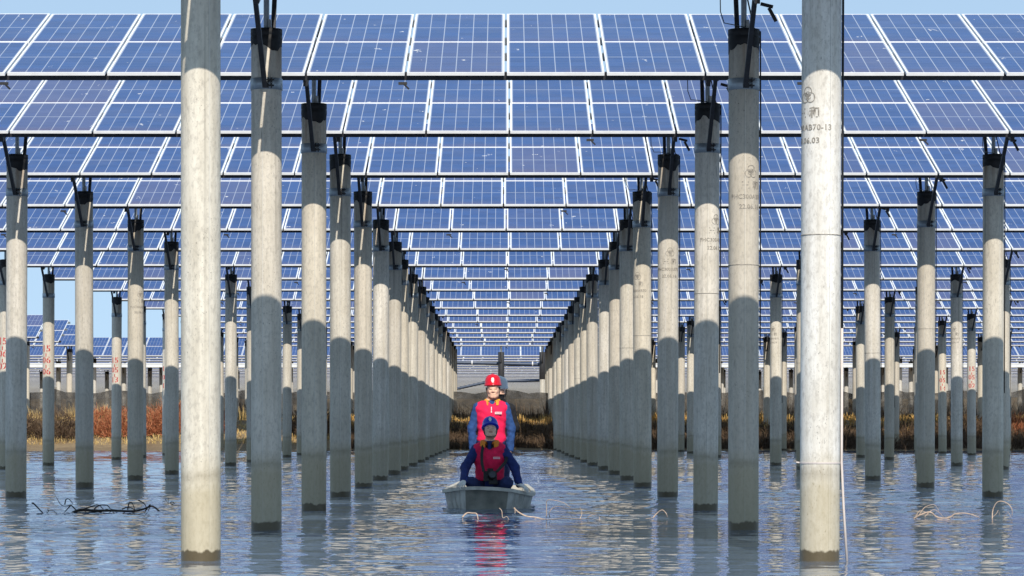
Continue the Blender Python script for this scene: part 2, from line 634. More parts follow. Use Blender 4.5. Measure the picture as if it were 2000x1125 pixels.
def panel_shape(mb, ox=0.0, oy=0.0, oz=0.0, M=None, fw=0.021):
    P = (lambda x, y, z: (ox + x, oy + y, oz + z)) if M is None else (lambda x, y, z: M @ Vector((ox + x, oy + y, oz + z)))
    top, bot, gl = 0.0, -PT, -0.003
    o4 = [(0, 0), (PW, 0), (PW, PL), (0, PL)]
    i4 = [(fw, fw), (PW - fw, fw), (PW - fw, PL - fw), (fw, PL - fw)]
    for k in range(4):
        k2 = (k + 1) % 4
        mb.face([P(*o4[k], top), P(*o4[k2], top), P(*i4[k2], top), P(*i4[k], top)], 1)
        mb.face([P(*o4[k], bot), P(*o4[k2], bot), P(*o4[k2], top), P(*o4[k], top)], 1)
        mb.face([P(*i4[k], top), P(*i4[k2], top), P(*i4[k2], gl), P(*i4[k], gl)], 1)
    mb.face([P(*q, gl) for q in i4], 0, uv=i4)
    mb.face([P(*q, gl - 0.004) for q in reversed(i4)], 2)


pm = MB()
panel_shape(pm)
PANEL = pm.mesh('panel', ['panel_glass', 'aluminium', 'pale_wall'])


def slope(v, below=0.0):
    """point of the table's cross section: v along the slope from the lower edge, below the glass"""
    return v * CT + below * ST, Z_LOW + v * ST - below * CT


def make_table(D_low, x0, n, label, group, cols, offs=0.0):
    t = empty('solar_table', (0, D_low, 0))
    tag(t, label, 'solar panels', group)
    for r in range(2):
        v0 = 0.0 if r == 0 else PL + 0.014
        yy, zz = slope(v0)
        for i in range(n):
            link('panel', PANEL, t, (x0 + offs + i * PITCH + random.uniform(-.003, .003), yy, zz + random.uniform(-.002, .002)),
                 (TILT + random.uniform(-.0012, .0012), random.uniform(-.0008, .0008), 0))
    xa, xb = x0 + offs - 0.08, x0 + offs + n * PITCH + 0.06
    for v in (0.20, 1.25, 2.15, 3.25):
        mb = MB()
        y_, z_ = slope(v, PT + 0.002 + 0.046)
        M = Matrix.Translation((0, y_, z_)) @ Matrix.Rotation(TILT, 4, 'X')
        mb.box(((xa + xb) / 2, 0, 0), (xb - xa, 0.05, 0.090), 0, M)
        mb.build('purlin', 'dark_steel' if v < 0.5 else 'galvanised', t)  # front one darker: shade under the rim put into its colour
    for cx in cols:
        mb = MB()
        a = slope(0.38, PT + 0.115 + 0.05)
        b = slope(3.35, PT + 0.115 + 0.05)
        mb.bar((cx, *a), (cx, *b), 0.05, 0.09)
        mb.build('rafter', 'dark_steel', t)
    mb = MB()                                  # clips and strings of connectors hanging under the lower rim
    y_, z_ = slope(0.0, PT + 0.03)
    for i in range(1, n):
        x = x0 + offs + i * PITCH
        if (i * 7 + int(D_low)) % 4 == 0 and min(abs(x - c_) for c_ in cols) > 0.45:
            mb.box((x - 0.05, y_ + 0.05, z_ - 0.055), (0.10, 0.03, 0.03))
            mb.bar((x - 0.05, y_ + 0.05, z_ - 0.05), (x + 0.02, y_ + 0.04, z_ - 0.12), 0.02, 0.02)
    mb.build('cable_clip', 'cable_black', t)['kind'] = 'stuff'
    return t


COLX = [2.34 + 4.68 * k for k in range(7)]
ROWS = list(range(3, 23))
for n in ROWS:
    D = (n + 0.045) * UNIT
    half = 1.163 * (n + 1.2) + 3.5
    i0 = max(-11, -int(half / PITCH))
    i1 = min(27, int(half / PITCH))
    off = {3: 0.06, 4: 0.07, 5: 0.0, 6: 0.05, 7: 0.05, 8: -0.05}.get(n, random.uniform(0.0, .11))
    x0 = i0 * PITCH
    cols = [s * c for s in (-1, 1) for c in COLX if x0 < s * c < i1 * PITCH]
    k = n - 3
    if n < 5:
        lab = f"solar table of the {ORD[k]} row, above the top of the picture, shading the piles"
    else:
        lab = f"blue solar table of the {ORD1[n - 5]} row seen from the top of the picture"
    make_table(D, x0, i1 - i0, lab, 'rows of solar tables over the boat channel', cols, off)

# the block to the left beyond the gap of sky
for n in range(18, 23):
    make_table((n + 0.045) * UNIT, -21.4 - 9 * PITCH, 9,
               f"short blue solar table in the gap at far left, {ORD1[22 - n]} from the back", 'tables left of the gap', [-22.2, -26.88])

# the large field beyond the dyke
NB = 124
fm = MB()
MR = Matrix.Translation((0, 0, Z_LOW)) @ Matrix.Rotation(TILT, 4, 'X')
for r in range(2):
    for i in range(NB):
        panel_shape(fm, -NB / 2 * PITCH + i * PITCH, r * (PL + 0.014), 0, MR, 0.014)
FIELD = fm.mesh('far_panels', ['panel_glass', 'aluminium', 'pale_wall'])
FIELD.name = 'far_panels'
pu = MB()
for v in (0.075, 1.25, 2.15, 3.30):
    y_, z_ = slope(v, PT + 0.04)
    pu.box((0, y_, z_), (NB * PITCH, 0.05, 0.07))
FPUR = pu.mesh('purlins', ['galvanised'])
for k in range(40):
    D = (25.3 + k * 1.0) * UNIT
    t = empty('solar_table', (random.uniform(-.5, .5), D, 0))
    tag(t, ('nearest distant solar table running the full width beyond the dyke' if k == 0 else
            'far thin solar table among the pale lines beyond the dyke'), 'solar panels', 'distant solar tables beyond the dyke')
    p = link('panel_strip', FIELD, t)
    p['kind'] = 'stuff'
    link('purlin', FPUR, t)

# ------------------------------------------------------------------ piles
TOP = 4.91
RAD = 0.15
mb = MB()
prof = [(RAD, -1.2)] + [(RAD, z) for z in np.linspace(-0.4, TOP, 14)] + [(RAD - 0.012, TOP + 0.004), (0.03, TOP + 0.006)]
mb.lathe(prof, 32)
SHAFT = mb.mesh('shaft', 'concrete', True)


def band_mesh(seed):
    rr = random.Random(seed)
    j = [rr.uniform(-.02, .012) + 0.035 * math.sin(k * 0.39 + seed) for k in range(28)]
    b = MB()
    b.lathe([(RAD + 0.0025, TOP - 0.185), (RAD + 0.003, TOP - 0.13), (RAD + 0.006, TOP - 0.125), (RAD + 0.006, TOP - 0.07), (RAD + 0.004, TOP - 0.068),
             (RAD + 0.004, TOP - 0.05), (RAD + 0.006, TOP - 0.048), (RAD + 0.006, TOP + 0.008), (0.02, TOP + 0.012)], 28, 0,
            jit=lambda i, k: j[k] if i == 0 else 0)
    return b.mesh('end_band', 'bitumen', True)


BANDS = [band_mesh(s) for s in range(4)]
b = MB()
b.lathe([(RAD + 0.001, 4.318), (RAD + 0.009, 4.32), (RAD + 0.009, 4.43), (RAD + 0.001, 4.432)], 28)
CLAMP = b.mesh('clamp', 'galvanised', True)
b = MB()
for dz in (-0.028, 0.028):
    b.box((0.03, -RAD - 0.03, 4.375 + dz), (0.012, 0.05, 0.045))
    b.box((0.065, -RAD - 0.028, 4.375 + dz), (0.012, 0.05, 0.045))
    b.tube([(0.01, -RAD - 0.035, 4.375 + dz), (0.09, -RAD - 0.035, 4.375 + dz)], 0.008, 6)
BOLT = b.mesh('clamp_bolt', 'dark_steel')
b = MB()
b.tube([(0.0, 0, TOP), (0.0, 0, 5.50)], 0.029, 12)
b.box((0.0, 0, TOP + 0.012), (0.16, 0.16, 0.012))
b.box((0.035, -0.03, TOP + 0.055), (0.03, 0.05, 0.09))
POST = b.mesh('post', 'galvanised')


def brace_mesh(s, rear):
    b = MB()
    if not rear:
        e = (-0.02 * s, -1.12, slope(0.76, 0.20)[1])
        b.bar((0.0, -RAD - 0.03, 4.34), e, 0.045, 0.045)
        b.box((e[0], e[1], e[2] - 0.0), (0.065, 0.12, 0.13))
    else:
        e = (0.03 * s, 0.85, slope(2.86, 0.22)[1])
        b.bar((0.03 * s, RAD + 0.02, 4.40), e, 0.045, 0.045)
    return b.mesh('brace', 'dark_steel')


BRACE = {(s, r): brace_mesh(s, r) for s in (-1, 1) for r in (False, True)}
# a junction box with its lead hangs beside some posts
b = MB()
b.bar((0.20, -0.5, 5.06), (0.27, -0.5, 4.93), 0.035, 0.03)
b.bar((0.12, -0.5, 5.10), (0.24, -0.5, 5.07), 0.03, 0.03)
JBOX = b.mesh('connector', 'cable_black')


def bent_text(name, items, theta0, mat, parent, r=RAD + 0.0022):
    """flat outlines (already meshes as (verts, faces)) wrapped round the pile"""
    V, Fc = [], []
    for vs_, fs_ in items:
        b0 = len(V)
        for (x, z) in vs_:
            th = theta0 + x / r
            V.append((r * math.sin(th), -r * math.cos(th), z))
        Fc += [tuple(b0 + i for i in f) for f in fs_]
    me = bpy.data.meshes.new(name)
    me.from_pydata(V, [], Fc)
    me.materials.append(MATS[mat])
    return link(name, me, parent)


_tcache = {}


def text_flat(s, size, x=0.0, z=0.0):
    """outline of a line of writing, centred at x, resting on z"""
    if s not in _tcache:
        cu = bpy.data.curves.new('t', 'FONT')
        cu.body = s
        cu.align_x = 'CENTER'
        cu.resolution_u = 2
        cu.space_character = 1.05
        cu.offset = 0.02
        o = bpy.data.objects.new('t', cu)
        COL.objects.link(o)
        dg = bpy.context.evaluated_depsgraph_get()
        me = bpy.data.meshes.new_from_object(o.evaluated_get(dg))
        _tcache[s] = ([(v.co.x, v.co.y) for v in me.vertices], [tuple(p.vertices) for p in me.polygons])
        bpy.data.objects.remove(o)
        bpy.data.meshes.remove(me)
        bpy.data.curves.remove(cu)
    vs_, fs_ = _tcache[s]
    return [(x + a * size, z + b_ * size) for a, b_ in vs_], fs_


def ring_flat(x, z, r, w, a0=0, a1=360, n=28):
    vs_, fs_ = [], []
    for i in range(n + 1):
        a = R(a0 + (a1 - a0) * i / n)
        for q in (r - w, r):
            vs_.append((x + q * math.cos(a), z + q * math.sin(a)))
    for i in range(n):
        fs_.append((2 * i, 2 * i + 1, 2 * i + 3, 2 * i + 2))
    return vs_, fs_


def stencil(parent, theta, lines, zc=3.50):
    it = []
    for (dx, dz) in ((0, 0.036), (-0.026, -0.008), (0.026, -0.008)):
        it.append(ring_flat(dx, zc + dz, 0.040, 0.0065))
        it.append(ring_flat(dx * 0.5, zc + 0.006 + (dz - 0.006) * 0.45, 0.020, 0.004, 20, 340))
    it.append(text_flat('三 和', 0.090, 0.0, zc - 0.155))
    for k, s in enumerate(lines):
        it.append(text_flat(s, 0.062, -0.03 + 0.02 * k, zc - 0.255 - 0.098 * k))
    o = bent_text('stencil_marking', it, theta, 'stencil_ink', parent)
    o['kind'] = 'stuff'
    return o


def red_number(parent, theta, rows):
    it = []
    z = 2.93
    for i, s in enumerate(rows):
        it.append(text_flat(s, 0.235, 0.0, z))
        if i < len(rows) - 1:
            it.append(([(-0.012, z - 0.13), (0.012, z - 0.13), (0.012, z - 0.045), (-0.012, z - 0.045)], [(0, 1, 2, 3)]))
        z -= 0.295
    return bent_text('painted_number', it, theta, 'red_paint', parent)


TONES = [(0.76, 0.67, 0.52), (0.79, 0.72, 0.59), (0.68, 0.60, 0.48), (0.82, 0.76, 0.66), (0.72, 0.65, 0.54)]


def make_pile(X, D, z0, label, group, s, tone, seed, detail=2):
    rr = random.Random(seed)
    p = empty('concrete_pile', (X, D, z0))
    p.rotation_euler = (rr.uniform(-.003, .003), rr.uniform(-.005, .005), 0)
    tag(p, label, 'pile', group)
    sh = link('shaft', SHAFT, p, rot=(0, 0, 0))
    sh.color = (*tone, 1)
    link('end_band', BANDS[seed % 4], p, rot=(0, 0, rr.uniform(0, 6.28)))
    link('post', POST, p)
    link('brace', BRACE[(s, False)], p)
    link('brace', BRACE[(s, True)], p)
    if detail > 0:
        link('clamp', CLAMP, p)
    if detail > 1:
        link('clamp_bolt', BOLT, p)
    return p


def joint(p, z):
    b = MB()
    b.lathe([(RAD + 0.001, z - 0.004), (RAD + 0.0035, z - 0.003), (RAD + 0.0035, z + 0.003), (RAD + 0.001, z + 0.004)], 28)
    b.build('joint', 'stencil_ink', p, True)


def cable(p, pts, r=0.008, name='cable', mat='cable_black'):
    b = MB()
    b.tube(pts, r, 6)
    return b.build(name, mat, p, True)


REDS = {(-1, 2, 10): ('15', '06', '02'), (-1, 2, 11): ('15', '06', '06'), (-1, 2, 13): ('15', '05', '13'), (-1, 2, 14): ('15', '05', '17'),
        (-1, 2, 15): ('15', '05', '10'), (1, 3, 16): ('15', '05', '14'), (1, 3, 15): ('15', '05', '02'), (1, 4, 17): ('15', '05', '04'),
        (1, 3, 17): ('15', '05', '12')}
XFIX = {(-1, 0, 3): -2.315, (1, 0, 3): 2.365, (-1, 0, 4): -2.366, (1, 0, 4): 2.326, (-1, 0, 5): -2.337, (1, 0, 5): 2.405, (-1, 0, 6): -2.392, (1, 0, 6): 2.311,
        (-1, 0, 7): -2.384, (1, 0, 7): 2.26, (-1, 0, 8): -2.393, (1, 0, 8): 2.286, (-1, 1, 6): -7.06, (-1, 1, 7): -7.03, (-1, 1, 8): -7.03, (-1, 1, 9): -7.10,
        (1, 1, 6): 6.985, (1, 1, 7): 6.97, (1, 1, 8): 6.926}
PILES = {}
for s in (-1, 1):
    for ci, c in enumerate(COLX):
        if s < 0 and ci > 2:
            continue
        seen = 0
        for n in ROWS:
            D = (n + 0.045) * UNIT + PILE_BACK
            d = D / UNIT
            xpix = 990 + s * c * 860 / d
            inside = -45 < xpix < 2045
            if not (-330 < xpix < 2330):
                continue
            side = 'left' if s < 0 else 'right'
            if inside:
                lab = (f"concrete pile, {ORD[seen] if seen else 'nearest'} in the line just {side} of the boat channel" if ci == 0 else
                       f"concrete pile, {ORD[seen] if seen else 'nearest'} in view in the {ORD1[ci]} line {side} of the channel")
                seen += 1
            else:
                if seen:
                    continue
                lab = f"concrete pile just outside the {side} edge of the picture, {ORD1[ci]} line, row {ORD[n - 3]}"
            seed = n * 31 + ci * 7 + (3 if s > 0 else 0)
            rr = random.Random(seed)
            tone = TONES[seed % 5]
            k_ = rr.uniform(0.82, 1.06)
            tone = tuple(t * k_ for t in tone)
            if (s, ci, n) == (1, 0, 3):
                tone = (0.94, 0.91, 0.85)
            if (s, ci, n) == (-1, 0, 3):
                tone = (0.83, 0.76, 0.62)
            X = XFIX.get((s, ci, n), s * c + rr.uniform(-.03, .03) - 0.30 * max(0, n - 5) / 17)   # the lines drift slightly left
            gz = min(0, 0)
            p = make_pile(X, D, 0.0, lab, f'concrete piles {side} of the boat channel', 1 if s < 0 else -1, tone, seed,
                          2 if n < 10 else (1 if n < 17 else 0))
            PILES[(s, ci, n)] = p
            if n <= 12 and (s > 0 and (rr.random() < 0.42 or (ci == 0 and n < 6)) or (s, ci, n) in ((-1, 1, 8),)):
                th = {(1, 0, 3): -0.85, (1, 0, 4): 0.42, (1, 0, 5): 0.75}.get((s, ci, n), rr.uniform(-1.3, 1.3))
                stencil(p, th, {(1, 0, 3): ('PHC300AB70-13', '51.06.03'), (1, 0, 4): ('PHC300AB70', '22.06.16')}.get((s, ci, n), ('PHC300AB70', '22.06.18')))
            if (s, ci, n) in REDS:
                red_number(p, -0.28 if s < 0 else -0.1, REDS[(s, ci, n)])
            if s > 0 and ci < 2 and n < 14 and (rr.random() < 0.7 or n < 6):
                joint(p, {3: 2.46, 4: 2.60}.get(n, rr.uniform(2.35, 2.7)))
            if s > 0 and n < 15:
                link('connector', JBOX, p)
                a = 1.48
                ex, ey = (RAD + 0.012) * math.sin(a), -(RAD + 0.012) * math.cos(a)
                if n != 3:
                    cable(p, [(0.03, 0.1, 5.3), (0.10, 0.02, TOP + 0.03), (ex, ey, TOP - 0.01), (ex + .003, ey, 4.0), (ex, ey, rr.uniform(1.2, 2.6))], 0.0075)
                if n < 8:
                    cable(p, [(-0.30, -0.9, 5.10), (-0.29, -0.8, 4.98), (-0.24, -0.6, 4.90), (-0.15, -0.3, 4.93), (0, -.1, TOP + .02)], 0.005)

p1 = PILES[(1, 0, 3)]
cable(p1, [(RAD + 0.012, 0, TOP - 0.1), (RAD + 0.012, 0, 3.2), (RAD + 0.014, 0, 1.75)], 0.009)
cable(p1, [(RAD + 0.014, 0, 1.76), (RAD + 0.014, 0.0, 0.75), (RAD + 0.03, -0.01, 0.4), (RAD + 0.06, -0.02, -0.05)], 0.010, 'conduit', 'pvc_pipe')
b = MB()
b.lathe([(RAD + 0.001, 0.735), (RAD + 0.0045, 0.736), (RAD + 0.0045, 0.746), (RAD + 0.001, 0.747)], 28)
b.tube([(-RAD - 0.005, 0, 0.742), (-RAD - 0.03, 0, 0.745)], 0.006, 6)
b.build('tie_wire', 'pvc_pipe', p1)

# piles of the short block at far left and of the field beyond the dyke
for n in range(19, 23):
    for X in (-22.2, -26.88):
        D = (n + 0.045) * UNIT + PILE_BACK
        make_pile(X, D, 0.0, f"pale pile under the short table at far left, {ORD1[22 - n]} from the back, {'right' if X > -25 else 'left'} one",
                  'piles of the block left of the gap', 1, TONES[n % 5], n * 13 + int(-X), 0)
q = 0
for k in range(7):
    for i in range(-9, 10):
        D = (25.3 + k) * UNIT + PILE_BACK
        X = i * 4.68 + (1.0 if k % 2 else -0.6)
        if abs(X) > 1.2 * D / UNIT or abs(X) < 3.6:
            continue
        make_pile(X, D, 0.0, 'small pale pile beyond the dyke under the distant solar tables', 'distant piles beyond the dyke', 1, (0.7, 0.68, 0.64), 400 + q, 0)
        q += 1

# ------------------------------------------------------------------ the dyke: fence, cable tray, pipes
DF = 133.0
fence = empty('net_fence', (0, DF, ground_z(0, DF)))
tag(fence, 'black net fence on posts running along the dyke behind the reeds', 'fence')
xs_ = np.arange(-36, 37, 3.0)
for i, x in enumerate(xs_):
    b = MB()
    b.tube([(x, 0.0, -0.3), (x + random.uniform(-.05, .05), 0.0, 1.62)], 0.045, 8)
    b.build('post', 'fence_post', fence)
    if i + 1 < len(xs_):
        b = MB()
        n_ = 6
        for j in range(n_):
            xa, xb = x + 3.0 * j / n_, x + 3.0 * (j + 1) / n_
            def hh(q): return 1.5 - 0.16 * math.sin(math.pi * (q - x) / 3.0) + 0.04 * math.sin(q * 5)
            def yy(q): return -0.06 + 0.03 * math.sin(q * 3.1)
            for y0, y1 in ((0.0, 0.0),):
                b.face([(xa, yy(xa), 0.0), (xb, yy(xb), 0.0), (xb, yy(xb), hh(xb)), (xa, yy(xa), hh(xa))])
                b.face([(xa, yy(xa) + .012, hh(xa)), (xb, yy(xb) + .012, hh(xb)), (xb, yy(xb) + .012, 0.0), (xa, yy(xa) + .012, 0.0)])
        b.build('netting', 'shade_net', fence)

DT = 24.0 * UNIT
for (xa, xb, lab) in ((-48.0, -7.0, 'white cable tray on posts crossing behind the piles at left'),
                      (7.0, 48.0, 'white cable tray on posts crossing behind the piles at right')):
    t = empty('cable_tray', ((xa + xb) / 2, DT, 1.1))
    tag(t, lab, 'cable tray')
    b = MB()
    b.box((0, 0, 3.22), (xb - xa, 0.3, 0.20))
    b.box((0, -0.16, 3.31), (xb - xa, 0.02, 0.04))
    b.build('tray', 'tray_white', t)
    for x in np.arange(xa + 1, xb, 6.0):
        b = MB()
        b.tube([(x - (xa + xb) / 2, 0.02, -0.6), (x - (xa + xb) / 2, 0.02, 3.12)], 0.06, 8)
        b.build('post', 'galvanised', t)
t = empty('dark_pipe', (0, DT, 1.1))
tag(t, 'dark blue pipe crossing high over the end of the boat channel', 'pipe')
b = MB()
b.tube([(-7.0, 0, 3.40), (-3, 0, 3.38), (0.5, 0, 3.30), (3.0, 0, 3.24), (7.0, 0, 3.30)], 0.10, 10)
b.build('pipe_run', 'pipe_blue', t, True)
for x in (-1.9, -0.2, 1.4):
    b = MB()
    b.lathe([(0.105, -0.03), (0.13, -0.03), (0.13, 0.03), (0.105, 0.03)], 12)
    o = b.build('pipe_clip', 'aluminium', t, True)
    o.location = (x, 0, 3.37 - 0.02 * (x + 1.9))
    o.rotation_euler = (0, math.pi / 2, 0)
t = empty('low_pipe', (0, DT + 1.0, 1.1))
tag(t, 'lower dark pipe sloping down to the left behind the helmets', 'pipe')
b = MB()
b.tube([(-6.0, 0, 1.5), (-2.8, 0, 1.95), (-1.2, 0, 2.30), (-0.2, 0, 2.38), (2.2, 0, 2.42), (6.0, 0, 2.42)], 0.075, 10)
b.build('pipe_run', 'pipe_blue', t, True)
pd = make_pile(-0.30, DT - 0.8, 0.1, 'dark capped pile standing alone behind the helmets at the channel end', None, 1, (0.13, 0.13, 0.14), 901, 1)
pe = make_pile(1.92, DT - 0.8, 0.1, 'pale pile with a long dark upper part at the channel end beside the right line', None, -1, (0.70, 0.66, 0.58), 902, 1)
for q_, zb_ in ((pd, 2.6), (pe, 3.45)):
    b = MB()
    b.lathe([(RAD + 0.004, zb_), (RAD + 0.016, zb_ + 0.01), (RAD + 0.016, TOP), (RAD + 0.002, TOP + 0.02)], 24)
    b.build('dark_upper_shell', 'dark_steel', q_, True)  # dark cylinder round the upper part of each shaft

# ------------------------------------------------------------------ vegetation on the bank


def blades(name, n, xr, tr, hr, mat, wid=0.03, lean=0.5, curl=0.5, zoff=0.0, dens=None, base=None):
    """n grass blades of two quads each: xr across, tr behind the shore line, hr heights"""
    rng = np.random.default_rng(abs(hash(name)) % 1000 + n if False else n + int(xr[0] * 10) % 997 + 5)
    X = rng.uniform(xr[0], xr[1], n)
    T = rng.uniform(tr[0], tr[1], n)
    if dens is not None:
        keep = rng.uniform(0, 1, n) < np.array([dens(x) for x in X])
        X, T = X[keep], T[keep]
        n = len(X)
    Y = np.array([shore(x) for x in X]) + T
    Z = np.array([ground_z(x, y) for x, y in zip(X, Y)]) + zoff
    clump = 0.75 + 0.25 * np.sin(X * 1.7 + Y * 0.8) + 0.2 * np.sin(X * 4.1)
    H = rng.uniform(hr[0], hr[1], n) * np.clip(clump, 0.45, 1.3)
    A = rng.uniform(0, 2 * np.pi, n)
    L = rng.normal(0, lean, n) * H
    LA = rng.uniform(0, 2 * np.pi, n)
    W = wid * rng.uniform(0.6, 1.3, n)
    dx, dy = np.cos(A) * W / 2, np.sin(A) * W / 2
    lx, ly = np.cos(LA) * L, np.sin(LA) * L
    V = np.zeros((n, 6, 3), np.float32)
    for k, (t, wf) in enumerate(((0, 1.0), (0.55, 0.9), (1.0, 0.25))):
        bx = X + lx * t ** 1.6
        by = Y + ly * t ** 1.6
        bz = Z + H * (t - curl * 0.5 * t * t * np.clip(np.abs(L) / H, 0, 1))
        V[:, 2 * k] = np.stack([bx - dx * wf, by - dy * wf, bz], 1)
        V[:, 2 * k + 1] = np.stack([bx + dx * wf, by + dy * wf, bz], 1)
    idx = np.arange(n)[:, None] * 6
    Fq = np.concatenate([idx + np.array([0, 1, 3, 2]), idx + np.array([2, 3, 5, 4])])
    rv = rng.uniform(0, 1, n)
    uv = np.zeros((n, 6, 2), np.float32)
    uv[:, :, 0] = rv[:, None]
    uv[:, :, 1] = np.array([0, 0, .55, .55, 1, 1])[None]
    return npmesh(name, V.reshape(-1, 3), Fq, mat, uv.reshape(-1, 2))


def stuffveg(name, label, cat, *a, **k):
    o = link(name, blades(name, *a, **k))
    tag(o, label, cat, kind='stuff')
    return o


stuffveg('golden_reeds', 'golden dry reeds along the top of the far bank', 'reeds', 20000, (-7, 34), (4.3, 12.0), (0.18, 0.5), 'golden_grass', 0.032, 0.8, 0.9)
stuffveg('dead_brush', 'dark tangled brush on the slope of the far bank', 'brush', 40000, (-7, 34), (0.3, 5.5), (0.3, 0.85), 'dead_brush', 0.024, 0.8, 0.6,
         dens=lambda x: 1.0 if x < 17 else (0.8 if (x < 22) else 0.35))
stuffveg('straw_grass', 'short straw coloured grass on the left shore', 'grass', 9000, (-34, -6), (2.2, 7), (0.08, 0.3), 'dry_reed', 0.03, 0.7, 0.8)
stuffveg('tall_reeds', 'tall pale reeds standing behind the red bushes', 'reeds', 3000, (-34, -8), (7.5, 11), (0.3, 0.85), 'dry_reed', 0.018, 0.35, 0.5)
stuffveg('brown_weeds', 'brown weeds at the foot of the net fence', 'weeds', 14000, (-34, 34), (11.0, 13.8), (0.3, 1.15), 'dead_brush', 0.02, 0.5, 0.5)


def bush(x, t, rx, h, n, mat, label, cat='bush', wid=0.03):
    """bush: many thin branches fanning from the foot"""
    y = shore(x) + t
    z = ground_z(x, y) - 0.05
    o = empty('bush', (x, y, z))
    tag(o, label, cat, 'bushes on the far bank')
    rng = np.random.default_rng(int((x + 60) * 100))
    b = MB()
    for k in range(7):
        a = rng.uniform(0, 6.28)
        b.tube([(0.1 * math.cos(a), 0.1 * math.sin(a), -0.1), (rx * .3 * math.cos(a), .3 * rx * math.sin(a), h * .35), (rx * .5 * math.cos(a + .4), .5 * rx * math.sin(a + .4), h * .7)], [0.03, 0.02, 0.008], 5)
    b.build('stem', 'bare_twig', o)
    A = rng.uniform(0, 2 * np.pi, n)
    rr_ = rx * np.sqrt(rng.uniform(0, 1, n))
    zz = rng.uniform(0.02, 1, n) * h * np.clip(1.1 - (rr_ / rx) ** 2 * 0.75, .2, 1) * rng.uniform(.75, 1.0, n)
    P = np.stack([rr_ * np.cos(A), rr_ * np.sin(A), zz], 1)
    d = np.stack([np.cos(A) * .5, np.sin(A) * .5, np.ones(n)], 1) + rng.normal(0, .55, (n, 3))
    d /= np.linalg.norm(d, axis=1, keepdims=True)
    L = rng.uniform(.12, .34, n)[:, None]
    sdir = np.cross(d, rng.normal(0, 1, (n, 3)))
    sdir /= np.linalg.norm(sdir, axis=1, keepdims=True)
    W = wid * rng.uniform(.5, 1.2, n)[:, None]
    V = np.stack([P - sdir * W / 2, P + sdir * W / 2, P + d * L + sdir * W / 6, P + d * L - sdir * W / 6], 1)
    uv = np.zeros((n, 4, 2))
    uv[:, :, 0] = rng.uniform(0, 1, n)[:, None]
    uv[:, :, 1] = np.array([0, 0, 1, 1])
    f = link('foliage', npmesh('foliage', V.reshape(-1, 3), np.arange(n * 4).reshape(-1, 4), mat, uv.reshape(-1, 2)), o)
    f['kind'] = 'stuff'
    return o


for (x, t, rx, h, mat, lab) in (
        (-17.4, 4.6, 0.9, 1.25, 'red_brush', 'rust red bush just right of the second pile at left'),
        (-16.5, 4.2, 1.0, 1.35, 'red_brush', 'rust red bush left of the pile numbered 15 05 13'),
        (-15.1, 4.4, 1.0, 1.35, 'red_brush', 'rust red bush right of the pile numbered 15 05 13'),
        (-14.4, 5.0, 0.9, 1.45, 'red_brush', 'tall rust red bush left of the fourth pile at left'),
        (-12.6, 5.0, 0.9, 1.1, 'red_brush', 'small rust red bush left of the big lit pile'),
        (-19.2, 3.6, 1.1, 1.15, 'dead_brush', 'dark brown bush on the shore right of the pile numbered 15 06 06'),
        (-20.9, 4.6, 1.2, 0.9, 'dead_brush', 'dark brown bush at far left between piles'),
        (-22.6, 4.0, 1.0, 0.9, 'red_brush', 'reddish bush at the far left edge of the shore'),
        (-8.4, 4.6, 1.2, 1.2, 'dead_brush', 'dark bush behind the nearest left pile'),
        (21.5, 4.5, 1.3, 1.05, 'red_brush', 'reddish brown bush at the far right shore'),
        (19.4, 4.0, 1.2, 1.1, 'dead_brush', 'dark bush between piles at the right shore'),
        (24.0, 4.8, 1.3, 1.0, 'red_brush', 'reddish brown bush at the right edge of the picture')):
    bush(x, t, rx, h, 2600, mat, lab)

# ------------------------------------------------------------------ boat
BX, BD = -0.255, 35.05
boat = empty('rowing_boat', (BX, BD, 0.0))
boat.rotation_euler = (0, R(2.2), R(-1.0))
tag(boat, 'small grey blunt bowed plastic boat carrying three people up the channel', 'boat')
#      y    rim half  bottom half  rim z  bottom z
ST_ = [(0.00, 0.265, 0.245, 0.245, -0.02), (0.03, 0.295, 0.262, 0.243, -0.05), (0.36, 0.525, 0.43, 0.195, -0.10), (0.55, 0.540, 0.46, 0.187, -0.11),
       (1.6, 0.560, 0.49, 0.180, -0.12), (2.7, 0.530, 0.46, 0.190, -0.11), (3.5, 0.44, 0.36, 0.235, -0.04)]


def boat_ring(y, wr, wb, zr, zb, inset=0.0, zin=0.0):
    out = []
    for s in (-1, 1):
        pts = [(s * (wr - inset), y, zr), (s * (wr * .55 + wb * .45 - inset), y, zr * .5 + zb * .5), (s * (wb - inset), y, zb + zin)]
        out += pts if s < 0 else list(reversed(pts))
    return out


b = MB()
rings = [boat_ring(*q) for q in ST_]
for i in range(len(rings) - 1):
    for k in range(5):
        b.face([rings[i][k], rings[i][k + 1], rings[i + 1][k + 1], rings[i + 1][k]])
b.face([rings[-1][k] for k in (0, 1, 2, 3, 4, 5)])
# inner skin with the floor just above the water
inn = [boat_ring(q[0] + (0.03 if i == 0 else (-0.03 if i == len(ST_) - 1 else 0)), q[1], q[2], q[3], 0.03, 0.03) for i, q in enumerate(ST_)]
for i in range(len(inn) - 1):
    for k in range(5):
        b.face([inn[i][k + 1], inn[i][k], inn[i + 1][k], inn[i + 1][k + 1]])
b.face([inn[0][k] for k in (0, 1, 2, 3, 4, 5)])
b.face([inn[-1][k] for k in (0, 5, 4, 3, 2, 1)])
b.build('hull', 'boat_plastic', boat)
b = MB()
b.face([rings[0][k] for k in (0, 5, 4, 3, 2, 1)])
b.build('bow_plate', 'bow_shaded', boat)
b = MB()
loop = [(-q[1], q[0], q[3]) for q in reversed(ST_)]
loop += [(x, -0.012, 0.255) for x in (-0.13, 0.0, 0.13)] + [(q[1], q[0], q[3]) for q in ST_]
for a_, c_ in zip(loop[:-1], loop[1:]):
    b.bar(a_, c_, 0.055, 0.042)
